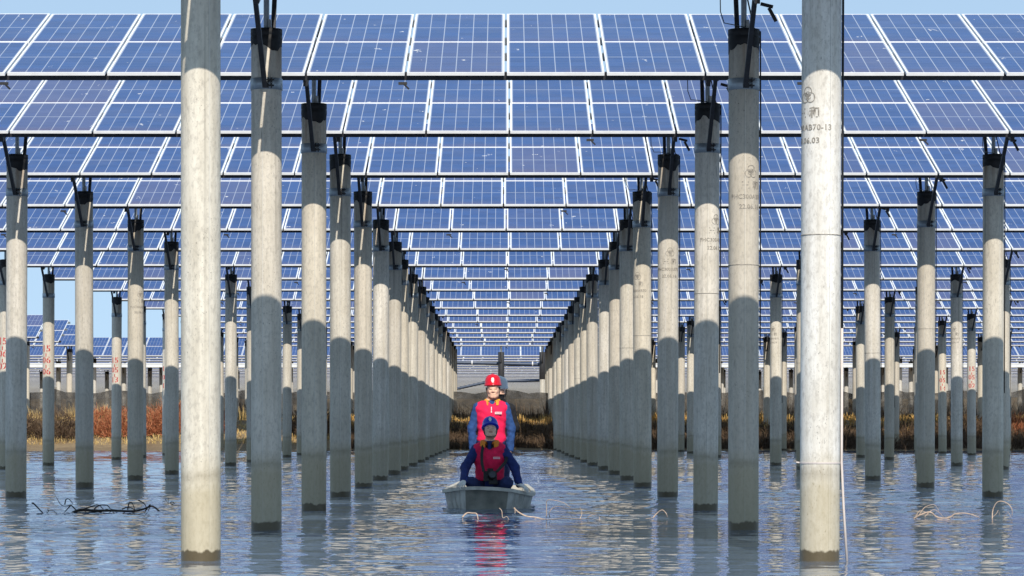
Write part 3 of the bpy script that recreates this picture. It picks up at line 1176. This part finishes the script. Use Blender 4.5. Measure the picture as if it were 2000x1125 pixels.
for a_ in loop:
    b.tube([(a_[0], a_[1], a_[2] - 0.0205), (a_[0], a_[1], a_[2] + 0.0205)], 0.0275, 10)
b.build('gunwale', 'boat_rim', boat)
b = MB()
for s in (-1, 1):                                # ribs moulded into the slanting bow faces
    for k in range(1, 4):
        t_ = k / 4
        a_ = Vector((s * (0.295 + 0.22 * t_), 0.03 + 0.33 * t_ - 0.004, 0.217 - 0.045 * t_))
        c_ = Vector((s * (0.262 + 0.165 * t_), 0.03 + 0.33 * t_ - 0.004, -0.06))
        b.bar(a_, c_, 0.022, 0.02, up=(0, 1, 0))
b.build('hull_rib', 'boat_plastic', boat)
for y in (0.78, 2.85):
    b = MB()
    b.box((0, y, 0.135), (1.02, 0.24, 0.025))
    b.build('thwart', 'boat_board', boat)

# ------------------------------------------------------------------ people: signed distance fields turned into one skin


def smin(a, b_, k):
    h = np.clip(0.5 + 0.5 * (b_ - a) / k, 0, 1)
    return b_ * (1 - h) + a * h - k * h * (1 - h)


def d_cap(P, a, b_, ra, rb):
    a, b_ = np.array(a, float), np.array(b_, float)
    ab = b_ - a
    t = np.clip(((P - a) @ ab) / max(ab @ ab, 1e-9), 0, 1)
    q = P - a - t[..., None] * ab
    return np.sqrt((q * q).sum(-1)) - (ra + (rb - ra) * t)


def d_ell(P, c, r):
    q = (P - np.array(c, float)) / np.array(r, float)
    l = np.sqrt((q * q).sum(-1))
    return (l - 1) * min(r)


def surface_nets(Fv, xs, ys, zs):
    g = [np.asarray(xs), np.asarray(ys), np.asarray(zs)]
    nx, ny, nz = Fv.shape
    S = Fv < 0
    acc = np.zeros((nx - 1, ny - 1, nz - 1, 3))
    cnt = np.zeros((nx - 1, ny - 1, nz - 1))
    cs = [np.broadcast_to(g[0][:, None, None], Fv.shape), np.broadcast_to(g[1][None, :, None], Fv.shape), np.broadcast_to(g[2][None, None, :], Fv.shape)]

    def sl(o):
        return tuple(slice(o[i], o[i] + (nx, ny, nz)[i] - 1) for i in range(3))
    for ax in range(3):
        for p in (0, 1):
            for q_ in (0, 1):
                o0 = [p, q_]
                o0.insert(ax, 0)
                o1 = list(o0)
                o1[ax] = 1
                A, B = sl(o0), sl(o1)
                m = S[A] != S[B]
                t = np.where(m, Fv[A] / np.where(m, Fv[A] - Fv[B], 1), 0)
                for i in range(3):
                    acc[..., i] += np.where(m, cs[i][A] + t * (cs[i][B] - cs[i][A]), 0)
                cnt += m
    idx = -np.ones(cnt.shape, int)
    act = cnt > 0
    idx[act] = np.arange(act.sum())
    V = acc[act] / cnt[act][:, None]
    Q = []
    for ax in range(3):
        A = [slice(1, -1)] * 3
        A[ax] = slice(0, -1)
        B = list(A)
        B[ax] = slice(1, None)
        s0, s1 = S[tuple(A)], S[tuple(B)]
        m = np.argwhere(s0 != s1)
        if not len(m):
            continue
        flip = s0[tuple(m.T)]
        o1, o2 = [i for i in range(3) if i != ax]
        base = m.copy()
        base[:, o1] += 1
        base[:, o2] += 1
        quad = []
        for (u_, v_) in ((1, 1), (0, 1), (0, 0), (1, 0)):
            c = base.copy()
            c[:, o1] -= u_
            c[:, o2] -= v_
            quad.append(idx[tuple(c.T)])
        quad = np.stack(quad, 1)
        if ax == 1:
            flip = ~flip
        quad[~flip] = quad[~flip][:, ::-1]
        Q.append(quad)
    return V, np.concatenate(Q)


def grid(lo, hi, h, fine=None):
    """1-D samples, finer inside fine=(a, b, step)"""
    if not fine:
        return np.arange(lo, hi, h)
    a, b_, s = fine
    return np.concatenate([np.arange(lo, a, h), np.arange(a, b_, s), np.arange(b_, hi, h)])


def head_sdf(Q):
    d = d_ell(Q, (0, .012, .02), (.076, .094, .096))
    d = smin(d, d_ell(Q, (0, -.022, -.04), (.064, .072, .082)), .03)
    d = smin(d, d_cap(Q, (-.018, -.066, -.098), (.018, -.066, -.098), .020, .020), .03)
    d = smin(d, d_cap(Q, (-.045, -.02, -.085), (.045, -.02, -.085), .024, .024), .03)
    d = smin(d, d_cap(Q, (-.038, -.080, .012), (.038, -.080, .012), .012, .012), .015)
    d = smin(d, d_cap(Q, (-.040, -.072, -.035), (.040, -.072, -.035), .016, .016), .02)
    for s in (-1, 1):
        d = np.maximum(d, -d_ell(Q, (s * .031, -.104, -.010), (.017, .016, .010)))
        d = smin(d, d_ell(Q, (s * .078, .012, -.018), (.010, .020, .032)), .008)
    d = smin(d, d_cap(Q, (0, -.092, .0), (0, -.108, -.034), .008, .013), .010)
    d = smin(d, d_cap(Q, (-.013, -.098, -.040), (.013, -.098, -.040), .009, .009), .008)
    d = smin(d, d_cap(Q, (-.020, -.086, -.069), (.020, -.086, -.069), .008, .008), .008)
    d = np.maximum(d, -d_cap(Q, (-.022, -.099, -.0695), (.022, -.099, -.0695), .0028, .0028))
    return d


def head_mat(C):
    """0 skin 1 hair 2 lip 3 eye, from points in the head's own frame"""
    x, y, z = C.T
    m = np.zeros(len(C), int)
    m[(z > .045) | ((y > .02) & (z > -.055) & (np.abs(x) < .074)) | ((y > -.02) & (z > .0) & (np.abs(x) < .079))] = 1
    m[(np.abs(x) < .024) & (np.abs(z + .069) < .0085) & (y < -.06)] = 2
    m[(np.abs(np.abs(x) - .031) < .014) & (np.abs(z + .010) < .0035) & (y < -.05)] = 3
    m[(np.abs(np.abs(x) - .033) < .017) & (np.abs(z - .014) < .0030) & (y < -.05)] = 3
    return m


def helmet(parent, Mh, mat, mark=None):
    """safety helmet in the head's frame: shell with ridges, brim and chin strap, each a child of the person"""
    b = MB()
    n = 36
    HZ = 0.054
    prof = [(1.07, -0.006), (1.12, 0.004), (1.03, 0.010), (1.0, 0.03), (0.97, 0.06), (0.88, 0.092), (0.70, 0.118), (0.42, 0.134), (0.14, 0.140), (0.0, 0.141)]
    base = len(b.v)
    for i, (k, z) in enumerate(prof):
        for j in range(n):
            a = 2 * math.pi * j / n
            rx, ry = .102 * k, .118 * k
            if i < 2:
                rx = .104 * (1.0 + (k - 1) * 0.65)
                front = max(0, math.cos(a))
                ry = .118 * (1 + (k - 1) * (0.7 + 1.1 * front ** 2))
            ridge = 0.006 * (math.exp(-(math.sin(a) * k * 9) ** 2)) if i > 3 else 0
            b.v.append(tuple(Mh @ Vector((rx * math.sin(a), .012 - ry * math.cos(a), HZ + z + ridge - (0.010 * max(0, math.cos(a)) if i < 2 else 0)))))
    for i in range(len(prof) - 1):
        for j in range(n):
            j2 = (j + 1) % n
            b.f.append((base + i * n + j, base + i * n + j2, base + (i + 1) * n + j2, base + (i + 1) * n + j))
            b.m.append(0)
    # underside so that the shell is closed
    b.f.append(tuple(base + j for j in reversed(range(n))))
    b.m.append(0)
    h = b.build('helmet', mat, parent, True)
    b = MB()
    for s in (-1, 1):
        b.tube([Mh @ Vector(q) for q in ((s * .086, -.01, .03), (s * .083, -.018, -.03), (s * .068, -.035, -.085), (s * .03, -.06, -.122), (0, -.07, -.128))], 0.006, 6)
    b.build('chin_strap', 'cable_black', parent, True)
    if mark:
        b = MB()
        def pt(x, z, o=0.003):
            k = 1 - ((z - .03) / .118) ** 2 * .55
            kx = math.sqrt(max(0, 1 - (x / .104) ** 2))
            return Mh @ Vector((x, .012 - .118 * kx * k ** .5 - o, HZ + z))
        def disc(cx, cz, r, n_=14):
            b.face([pt(cx + r * math.cos(2 * math.pi * i / n_), cz + r * math.sin(2 * math.pi * i / n_)) for i in range(n_)])
        disc(0, .070, .017)
        disc(0, .038, .015)
        b.face([pt(-.020, .048), pt(.020, .048), pt(.020, .058), pt(-.020, .058)])
        b.build('helmet_emblem', mark, parent)
    return h


def hand_mesh(parent, wrist, fdir, back, mat, side=1, curl=0.5, name='glove', spread=0.16):
    """one hand: palm, four fingers of two joints each, thumb from the side of the palm. fdir fingers, back = back of hand"""
    f = Vector(fdir).normalized()
    u = Vector(back)
    u = (u - f * u.dot(f)).normalized()
    t = u.cross(f) * side                        # thumb side
    M = Matrix((f, t, u)).transposed()
    Mi = np.array(M.transposed())
    h = 0.0045
    xs, ys, zs = np.arange(-.05, .215, h), np.arange(-.075, .105, h), np.arange(-.10, .045, h)
    P = np.stack(np.meshgrid(xs, ys, zs, indexing='ij'), -1)
    d = d_cap(P, (-.03, 0, 0), (.01, 0, 0), .027, .026)
    d = smin(d, d_ell(P, (.050, 0, 0), (.052, .043, .017)), .02)
    for k, (yo, L) in enumerate(((.030, .070), (.010, .078), (-.011, .072), (-.031, .056))):
        a0 = (yo / .03) * spread * .5
        p0 = np.array((.082 - abs(yo - .005) * .25, yo, .002))
        c1, c2 = curl * .8, curl * 1.9
        p1 = p0 + L * .52 * np.array((math.cos(c1) * math.cos(a0), math.sin(a0), -math.sin(c1)))
        p2 = p1 + L * .48 * np.array((math.cos(c2) * math.cos(a0), math.sin(a0), -math.sin(c2)))
        fd = smin(d_cap(P, p0 - np.array((.02, 0, 0)), p1, .0105, .0095), d_cap(P, p1, p2, .0093, .008), .004)
        d = smin(d, fd, .006)
    th = smin(d_cap(P, (.015, .025, -.006), (.048, .062, -.018), .014, .011), d_cap(P, (.048, .062, -.018), (.080, .072, -.030 - .02 * curl), .0105, .008), .004)
    d = smin(d, th, .012)
    V, Q = surface_nets(d, xs, ys, zs)
    V = V @ np.array(M).T + np.array(wrist)
    return link(name, npmesh(name, V, Q, mat, smooth=True), parent)


def make_person(loc, label, spec):
    p = empty('person', loc)
    p.rotation_euler = (0, 0, spec.get('rz', 0))
    tag(p, label, 'person')
    Mh = Matrix.Translation(spec['head']) @ Euler(spec['head_rot']).to_matrix().to_4x4() @ Matrix.Scale(spec.get('hs', 1.0), 4)
    Mhi = np.array(Mh.inverted())
    hx, hy, hz = spec['head']
    lo, hi = spec['box']
    xs = grid(lo[0], hi[0], .011, (hx - .10, hx + .10, .005))
    ys = grid(lo[1], hi[1], .011, (hy - .125, hy - .06, .005))
    zs = grid(lo[2], hi[2], .012, (hz - .14, hz + .05, .0045))
    P = np.stack(np.meshgrid(xs, ys, zs, indexing='ij'), -1)
    d = None
    for q in spec['prims']:
        e = d_cap(P, *q[1:5]) if q[0] == 'c' else d_ell(P, *q[1:3])
        d = e if d is None else smin(d, e, .035)
    # folds of cloth
    x, y, z = P[..., 0], P[..., 1], P[..., 2]
    fold = np.sin(z * 55 + 9 * np.sin(x * 14) + 5 * y) * np.sin(x * 23 + z * 12 + 1) + .6 * np.sin(z * 95 + x * 41)
    d = d + 0.0028 * fold * (z < hz - .16)
    Q = P @ Mhi[:3, :3].T + Mhi[:3, 3]
    hd = head_sdf(Q) * spec.get('hs', 1.0)
    d = smin(d, hd, .018)
    V, Fc = surface_nets(d, xs, ys, zs)
    C = V[Fc].mean(1)
    mats = ['skin', 'hair', 'lip', 'eye_dark', spec['jacket'], spec['trousers'], 'shoe_black', spec.get('shirt', 'shirt_grey')]
    hc = C @ Mhi[:3, :3].T + Mhi[:3, 3]
    mi = head_mat(hc)
    body = C[:, 2] < spec['neck_z'](C)
    D = np.stack([(d_cap(C, *q[1:5]) if q[0] == 'c' else d_ell(C, *q[1:3])) for q in spec['prims']], 1)
    who = np.array([{'j': 4, 't': 5, 's': 6, 'k': 0, 'h': 7}[q[-1]] for q in spec['prims']])
    bm_ = who[D.argmin(1)]
    mi = np.where(body, bm_, mi)
    nk = (~body) & (hc[:, 2] < -.105) & (hc[:, 1] > -.05)
    mi[nk] = 0
    bo = link('body', npmesh('body', V, Fc, mats, smooth=True, mi=mi), p)
    if 'vest' in spec:
        v = spec['vest']
        xs = np.arange(lo[0], hi[0], .009)
        ys = np.arange(lo[1], hi[1], .009)
        zs = np.arange(v['z0'] - .03, v['z1'] + .04, .009)
        P = np.stack(np.meshgrid(xs, ys, zs, indexing='ij'), -1)
        d = None
        for q in spec['prims']:
            if q[-1] not in ('j', 'h') or q[5 if q[0] == 'c' else 3] != 'torso':
                continue
            e = d_cap(P, *q[1:5]) if q[0] == 'c' else d_ell(P, *q[1:3])
            d = e if d is None else smin(d, e, .035)
        x, y, z = P[..., 0], P[..., 1], P[..., 2]
        fold = np.sin(z * 40 + 7 * np.sin(x * 12)) * np.sin(x * 19 + z * 9) + .5 * np.sin(z * 80 + x * 33 + 2)
        d = d - 0.016 + .0030 * fold
        d = np.maximum(d, v['z0'] + .006 * np.sin(x * 20) - z)
        d = np.maximum(d, np.abs(x - v['cx']) - v['half'])
        d = np.maximum(d, z - v['z1'])
        # V of the neck
        nx_, ny_, nz_ = v['neck']
        d = np.maximum(d, -d_cap(P, (nx_, ny_ - .14, nz_ - v.get('vdrop', .06)), (nx_, ny_, nz_ + .10), .015, .115))
        V, Fc = surface_nets(d, xs, ys, zs)
        link('vest', npmesh('vest', V, Fc, 'vest_red', smooth=True), p)
    helmet(p, Mh, spec['helmet'], spec.get('mark'))
    return p, Mh


def collar(p, c, r0, r1, h, mat, tilt=0.0, gap=34, name='collar'):
    b = MB()
    n = 26
    rows = []
    M = Matrix.Translation(c) @ Matrix.Rotation(tilt, 4, 'X')
    for (r, z) in ((r0, 0.0), (r0 - .006, h), (r1, h * .92), (r1 + .018, h * .30), (r1 + .012, h * .26)):
        row = []
        for i in range(n + 1):
            a = R(gap + (360 - 2 * gap) * i / n)
            wob = .004 * math.sin(i * 1.7)
            fr = max(0, math.cos(a))
            row.append(tuple(M @ Vector(((r + wob) * math.sin(a), -(r + wob) * math.cos(a) * 1.05 - .02 * fr, z - .045 * fr * (1 if z < h * .5 else .6)))))
        rows.append(row)
    for i in range(len(rows) - 1):
        for k in range(n):
            b.face([rows[i][k], rows[i][k + 1], rows[i + 1][k + 1], rows[i + 1][k]])
    return b.build(name, mat, p, True)


def patch(p, c, w, h, rz=0.0):
    o = MB()
    o.box((0, 0, 0), (w, .006, h))
    q = o.build('name_patch', 'white_print', p)
    q.location = c
    q.rotation_euler = (R(-8), 0, rz)
    o = MB()
    x = -w * .42
    rr = random.Random(3)
    while x < w * .40:
        ww = w * rr.uniform(.05, .11)
        o.box((x + ww / 2, -.0042, h * .02), (ww, .002, h * rr.uniform(.4, .58)))
        x += ww + w * .035
    t = o.build('patch_writing', 'vest_red', q)


def torso(cx, cy, z_hip, z_sh, lean=0.0, w=1.0):
    """prims of the trunk, lean = forward offset of the shoulders"""
    H = z_sh - z_hip
    y = lambda t: cy - lean * t
    return [('e', (cx, y(0), z_hip + .02), (.165 * w, .125, .13), 'torso', 'j'),
            ('e', (cx, y(.35), z_hip + H * .35), (.158 * w, .118, .17), 'torso', 'j'),
            ('e', (cx, y(.72), z_hip + H * .70), (.178 * w, .125, .18), 'torso', 'j'),
            ('c', (cx, y(1), z_sh + .005), (cx - .145 * w, y(1), z_sh - .048), .072, .066, 'torso', 'j'),
            ('c', (cx, y(1), z_sh + .005), (cx + .145 * w, y(1), z_sh - .048), .072, .066, 'torso', 'j')]


# --- the one standing in front, red helmet
zf = 0.035
prims = torso(0, 0, .80, 1.262)
prims += [('c', (0, .012, 1.24), (0, -.004, 1.37), .060, .054, 'neck', 'k')]
for s in (-1, 1):
    prims += [('c', (s * .175, 0, 1.225), (s * .250, .02, .960), .062, .054, 'arm', 'j'),
              ('c', (s * .250, .02, .960), (s * .240, .03, .690), .055, .046, 'arm', 'j'),
              ('c', (s * .085, .0, .80), (s * .10, -.02, .43), .095, .070, 'leg', 't'),
              ('c', (s * .10, -.02, .43), (s * .11, .02, .09), .066, .055, 'leg', 't'),
              ('c', (s * .11, .02, .045), (s * .13, -.13, .035), .045, .036, 'foot', 's')]
sp = dict(prims=prims, box=((-.36, -.24, -.03), (.36, .22, 1.66)), head=(.02, -.02, 1.452), head_rot=(R(-5), R(-2), 0), hs=1.02,
          jacket='jacket_blue', trousers='trousers_navy', shirt='shirt_purple', helmet='helmet_red', mark='white_print',
          neck_z=lambda C: np.where(np.hypot(C[:, 0], C[:, 1]) < .072, 1.315, 1.42),
          vest=dict(z0=.70, z1=1.31, cx=0.0, half=.205, neck=(0.01, .0, 1.31), vdrop=.055))
man, Mh = make_person((-0.197, 36.62, zf), 'standing person in red helmet, crimson vest and blue sleeves facing the camera', sp)
collar(man, (.01, .0, 1.268), .072, .096, .068, 'collar_yellow', gap=28)
collar(man, (.01, .006, 1.268), .060, .062, .055, 'shirt_purple', gap=24, name='inner_collar')
patch(man, (.088, -.147, 1.150), .088, .028, .10)
b = MB()
b.box((.0, -.149, 1.205), (.010, .008, .05))
b.box((.0, -.150, 1.165), (.014, .010, .018))
b.build('zip_pull', 'white_print', man)
for s in (-1, 1):
    hand_mesh(man, (s * .240, .032, .680), (s * -.08, .02, -1), (s * 1, -.1, 0), 'skin', -s, .45, 'hand')

# --- the one sitting in the bow, blue helmet, looking up
prims = torso(0, .03, .20, .745, .05)
prims += [('c', (0, .0, .725), (.005, -.015, .86), .060, .055, 'neck', 'k'),
          ('c', (-.165, -.02, .700), (-.300, -.10, .480), .066, .058, 'arm', 'j'),
          ('c', (-.300, -.10, .480), (-.318, -.33, .315), .056, .046, 'arm', 'j'),
          ('c', (.165, -.02, .700), (.310, -.06, .480), .066, .058, 'arm', 'j'),
          ('c', (.310, -.06, .480), (.362, -.215, .275), .056, .046, 'arm', 'j')]
for s in (-1, 1):
    prims += [('c', (s * .10, .04, .20), (s * .215, -.30, .290), .092, .074, 'leg', 't'),
              ('c', (s * .215, -.30, .290), (s * .14, -.15, .085), .066, .052, 'leg', 't'),
              ('c', (s * .14, -.15, .075), (s * .07, -.28, .060), .042, .036, 'foot', 's')]
sp = dict(prims=prims, box=((-.42, -.46, .0), (.48, .22, 1.12)), head=(.010, -.020, .930), head_rot=(R(-30), R(-2), R(2)), hs=.98,
          jacket='jacket_navy', trousers='trousers_navy', helmet='helmet_blue', mark='white_print',
          neck_z=lambda C: np.where(np.hypot(C[:, 0], C[:, 1] + .01) < .072, .785, .86),
          vest=dict(z0=.315, z1=.80, cx=0.0, half=.198, neck=(0.0, -.02, .795), vdrop=.12))
bow, Mh = make_person((-0.214, 35.52, .030), 'seated person in blue helmet and red vest gripping both sides of the boat', sp)
collar(bow, (.0, -.03, .742), .076, .112, .078, 'collar_orange', gap=26)
collar(bow, (.0, -.026, .745), .066, .070, .060, 'jacket_black', gap=20, name='inner_collar')
patch(bow, (.088, -.168, .595), .082, .024, .12)
hand_mesh(bow, (-.320, -.355, .305), (-.16, -.85, -.22), (-.1, -.2, 1), 'glove_white', -1, .55)
hand_mesh(bow, (.370, -.235, .262), (.75, -.40, -.30), (.3, -.1, 1), 'glove_white', 1, .55)

# --- the one at the back, mostly hidden, grey helmet
prims = torso(0, 0, .80, 1.25)
prims += [('c', (0, .012, 1.22), (.02, -.004, 1.36), .068, .062, 'torso', 'j')]
for s in (-1, 1):
    prims += [('c', (s * .175, 0, 1.215), (s * .235, .02, .975), .066, .056, 'arm', 'j'),
              ('c', (s * .235, .02, .975), (s * .16, .10, .78), .055, .046, 'arm', 'j'),
              ('c', (s * .085, .0, .80), (s * .10, -.02, .43), .095, .070, 'leg', 't'),
              ('c', (s * .10, -.02, .43), (s * .11, .02, .09), .066, .055, 'leg', 't'),
              ('c', (s * .11, .02, .045), (s * .13, -.13, .035), .045, .036, 'foot', 's')]
sp = dict(prims=prims, box=((-.36, -.26, -.03), (.36, .22, 1.66)), head=(.035, -.02, 1.440), head_rot=(R(6), R(3), R(10)), hs=1.0,
          jacket='jacket_black', trousers='trousers_navy', helmet='helmet_grey',
          neck_z=lambda C: np.where(np.hypot(C[:, 0] - .02, C[:, 1]) < .09, 1.345, 1.40))
back, Mh = make_person((-0.130, 37.45, zf), 'person in grey helmet and black jacket half hidden behind the standing one', sp)
collar(back, (.02, .004, 1.275), .078, .090, .075, 'jacket_black', gap=12)
for s in (-1, 1):
    hand_mesh(back, (s * .155, .108, .77), (-s * .5, .2, -.7), (s * .3, .9, .2), 'glove_white', -s, .5)

# --- photographic camera on the chest of the one in the bow
cm = empty('photo_camera', (-0.205, 35.52 - .235, .405))
tag(cm, 'black camera hanging on a neck strap before the seated person', 'camera')
b = MB()
b.box((0, 0, 0), (.135, .06, .092))
b.box((-.052, -.012, -.004), (.034, .066, .088))
b.box((0, -.002, .058), (.062, .05, .032))
b.box((.03, 0, -.06), (.09, .06, .04))
bd = b.build('camera_body', 'camera_black', cm)
b = MB()
b.lathe([(.034, 0), (.036, .03), (.041, .034), (.041, .085), (.037, .09), (.033, .088), (.0, .080)], 20)
ln = b.build('lens', 'camera_black', cm, True)
ln.location = (.012, -.030, -.006)
ln.rotation_euler = (R(68), 0, R(8))
b = MB()
b.lathe([(.031, .0885), (.0, .0885)], 20)
b.build('lens_glass', 'lens_glass', ln)
b = MB()
sl_ = [(-.08, .0, .05), (-.105, .03, .17), (-.105, .07, .27), (-.09, .12, .345), (-.06, .20, .395)]
sr_ = [(.08, .0, .05), (.13, .03, .10), (.19, .09, .16), (.205, .18, .23)]
for line in (sl_, sr_):
    line = [(x / 1.22, y / 1.1, z / 1.25) for x, y, z in line]
    for a_, c_ in zip(line[:-1], line[1:]):
        b.bar(a_, c_, .030, .005, up=(0, -1, .1))
b.build('strap', 'cable_black', cm)
cm.rotation_euler = (R(6), 0, 0)
cm.scale = (1.22, 1.1, 1.25)

# ------------------------------------------------------------------ floating branches and reed stems


def driftwood(name, label, D, main, twigs, mat, r=0.018):
    """main and twigs: polylines given in photo pixels at distance D"""
    c = px(main[0][0], 832 + CAM_H * F / D, D)
    o = empty(name, (c.x, D, 0))
    tag(o, label, 'branch', 'branches floating in the pond')
    rr = random.Random(int(main[0][0]))

    def conv(pts, dy):
        out = []
        for i, (x, y) in enumerate(pts):
            q = px(x, y, D)
            out.append((q.x - c.x, dy + rr.uniform(-.04, .04) + 0.05 * i * (1 if dy > 0 else -1) * 0.4, q.z))
        # smooth
        fine = []
        for i in range(len(out) - 1):
            p0, p1, p2, p3 = (Vector(out[max(i - 1, 0)]), Vector(out[i]), Vector(out[i + 1]), Vector(out[min(i + 2, len(out) - 1)]))
            for k in range(5):
                t = k / 5
                fine.append(0.5 * ((2 * p1) + (p2 - p0) * t + (2 * p0 - 5 * p1 + 4 * p2 - p3) * t * t + (3 * p1 - p0 - 3 * p2 + p3) * t ** 3))
        fine.append(Vector(out[-1]))
        return fine
    b = MB()
    f = conv(main, 0)
    b.tube(f, [r * (1 - .5 * i / len(f)) for i in range(len(f))], 6)
    b.build('stem', mat, o, True)
    for tw in twigs:
        b = MB()
        f = conv(tw, rr.uniform(-.25, .25))
        b.tube(f, [r * .5 * (1 - .6 * i / len(f)) for i in range(len(f))], 5)
        b.build('twig', mat, o, True)


driftwood('driftwood', 'long dark leafless branch floating left of the nearest left pile', 33.4,
          [(141, 1002), (158, 996), (185, 997), (222, 997), (262, 998), (285, 993), (300, 988), (314, 998)],
          [[(158, 996), (175, 990), (190, 987), (201, 999)], [(180, 996), (190, 988), (205, 988), (212, 995), (225, 997)], [(170, 1002), (190, 1000), (205, 1005)],
           [(212, 1004), (225, 1004), (222, 997)], [(235, 995), (248, 991), (260, 997)], [(248, 996), (251, 983), (256, 983), (261, 996)], [(268, 977), (280, 984), (286, 996)],
           [(285, 998), (295, 985), (292, 998)], [(262, 1000), (263, 1007)], [(242, 1005), (246, 1000), (244, 1002)], [(150, 1000), (140, 990), (135, 988), (117, 988), (107, 972)],
           [(135, 988), (122, 1002)], [(127, 985), (128, 976), (134, 975), (140, 984)], [(160, 1001), (172, 1004), (185, 999)], [(196, 1000), (204, 996), (214, 1003), (220, 1006)]], 'bare_twig', 0.017)
driftwood('driftwood', 'thin dark twig floating alone at the far left', 33.2, [(62, 983), (68, 984), (78, 996), (89, 1005)], [[(89, 1003), (96, 999), (94, 993)], [(75, 1003), (88, 1002)],
          [(98, 996), (108, 996), (118, 1004)]], 'bare_twig', 0.010)
driftwood('driftwood', 'faint thin twig beside the nearest left pile', 37.2, [(330, 985), (336, 980), (343, 985)], [[(330, 984), (331, 970)], [(323, 974), (330, 983)]], 'bare_twig', 0.007)
driftwood('reed_stem', 'pale bent stem floating before the middle of the bow', 31.2, [(903, 1010), (912, 1002), (922, 1002), (931, 1003), (934, 1014)], [[(904, 1012), (904, 1018)], [(975, 992), (980, 997), (982, 1010), (990, 1008), (995, 1016)]], 'dry_stem', 0.0095)
driftwood('reed_stem', 'tangle of pale arched stems floating right of the boat', 31.0,
          [(1004, 992), (1012, 1000), (1028, 1008), (1045, 1010), (1066, 1014), (1100, 1012), (1134, 1013), (1150, 1012)],
          [[(1067, 1010), (1067, 985), (1067, 979), (1073, 975), (1098, 980), (1110, 988), (1120, 1000), (1130, 1014)],
           [(1074, 1010), (1072, 1002), (1078, 992), (1088, 988), (1100, 990), (1110, 1000), (1118, 1010)],
           [(1134, 1014), (1138, 1003), (1134, 992)], [(1145, 1012), (1155, 1005), (1168, 1006), (1180, 1010), (1192, 1003), (1202, 1007)], [(1171, 1010), (1172, 1018)],
           [(1042, 1018), (1050, 1012), (1068, 1018)], [(1006, 993), (1006, 1002)]], 'dry_stem', 0.0095)
driftwood('reed_stem', 'single pale bent stem before the third right pile', 31.3, [(1275, 1012), (1284, 1002), (1293, 996), (1300, 1002), (1303, 1010)], [[(1262, 1014), (1276, 1012)]], 'dry_stem', 0.007)
driftwood('reed_stem', 'low clump of pale stems near the right edge', 31.5, [(1785, 1013), (1800, 1004), (1815, 1000), (1830, 1010), (1850, 1011), (1862, 1003), (1885, 1002), (1910, 1010)],
          [[(1800, 1008), (1812, 992), (1830, 987), (1840, 1000)], [(1808, 1010), (1825, 996), (1838, 1003), (1846, 1012)], [(1850, 1012), (1858, 1008), (1866, 1012)], [(1795, 1010), (1805, 998), (1820, 1006)]], 'dry_stem', 0.0095)
driftwood('reed_stem', 'pale stem arching out of the water at the right edge', 31.3, [(1938, 1014), (1940, 995), (1948, 980), (1962, 981), (1972, 992), (1974, 1008)],
          [[(1944, 1012), (1952, 1004), (1958, 998), (1962, 1010)], [(1955, 1012), (1962, 1000), (1968, 1010)]], 'dry_stem', 0.007)
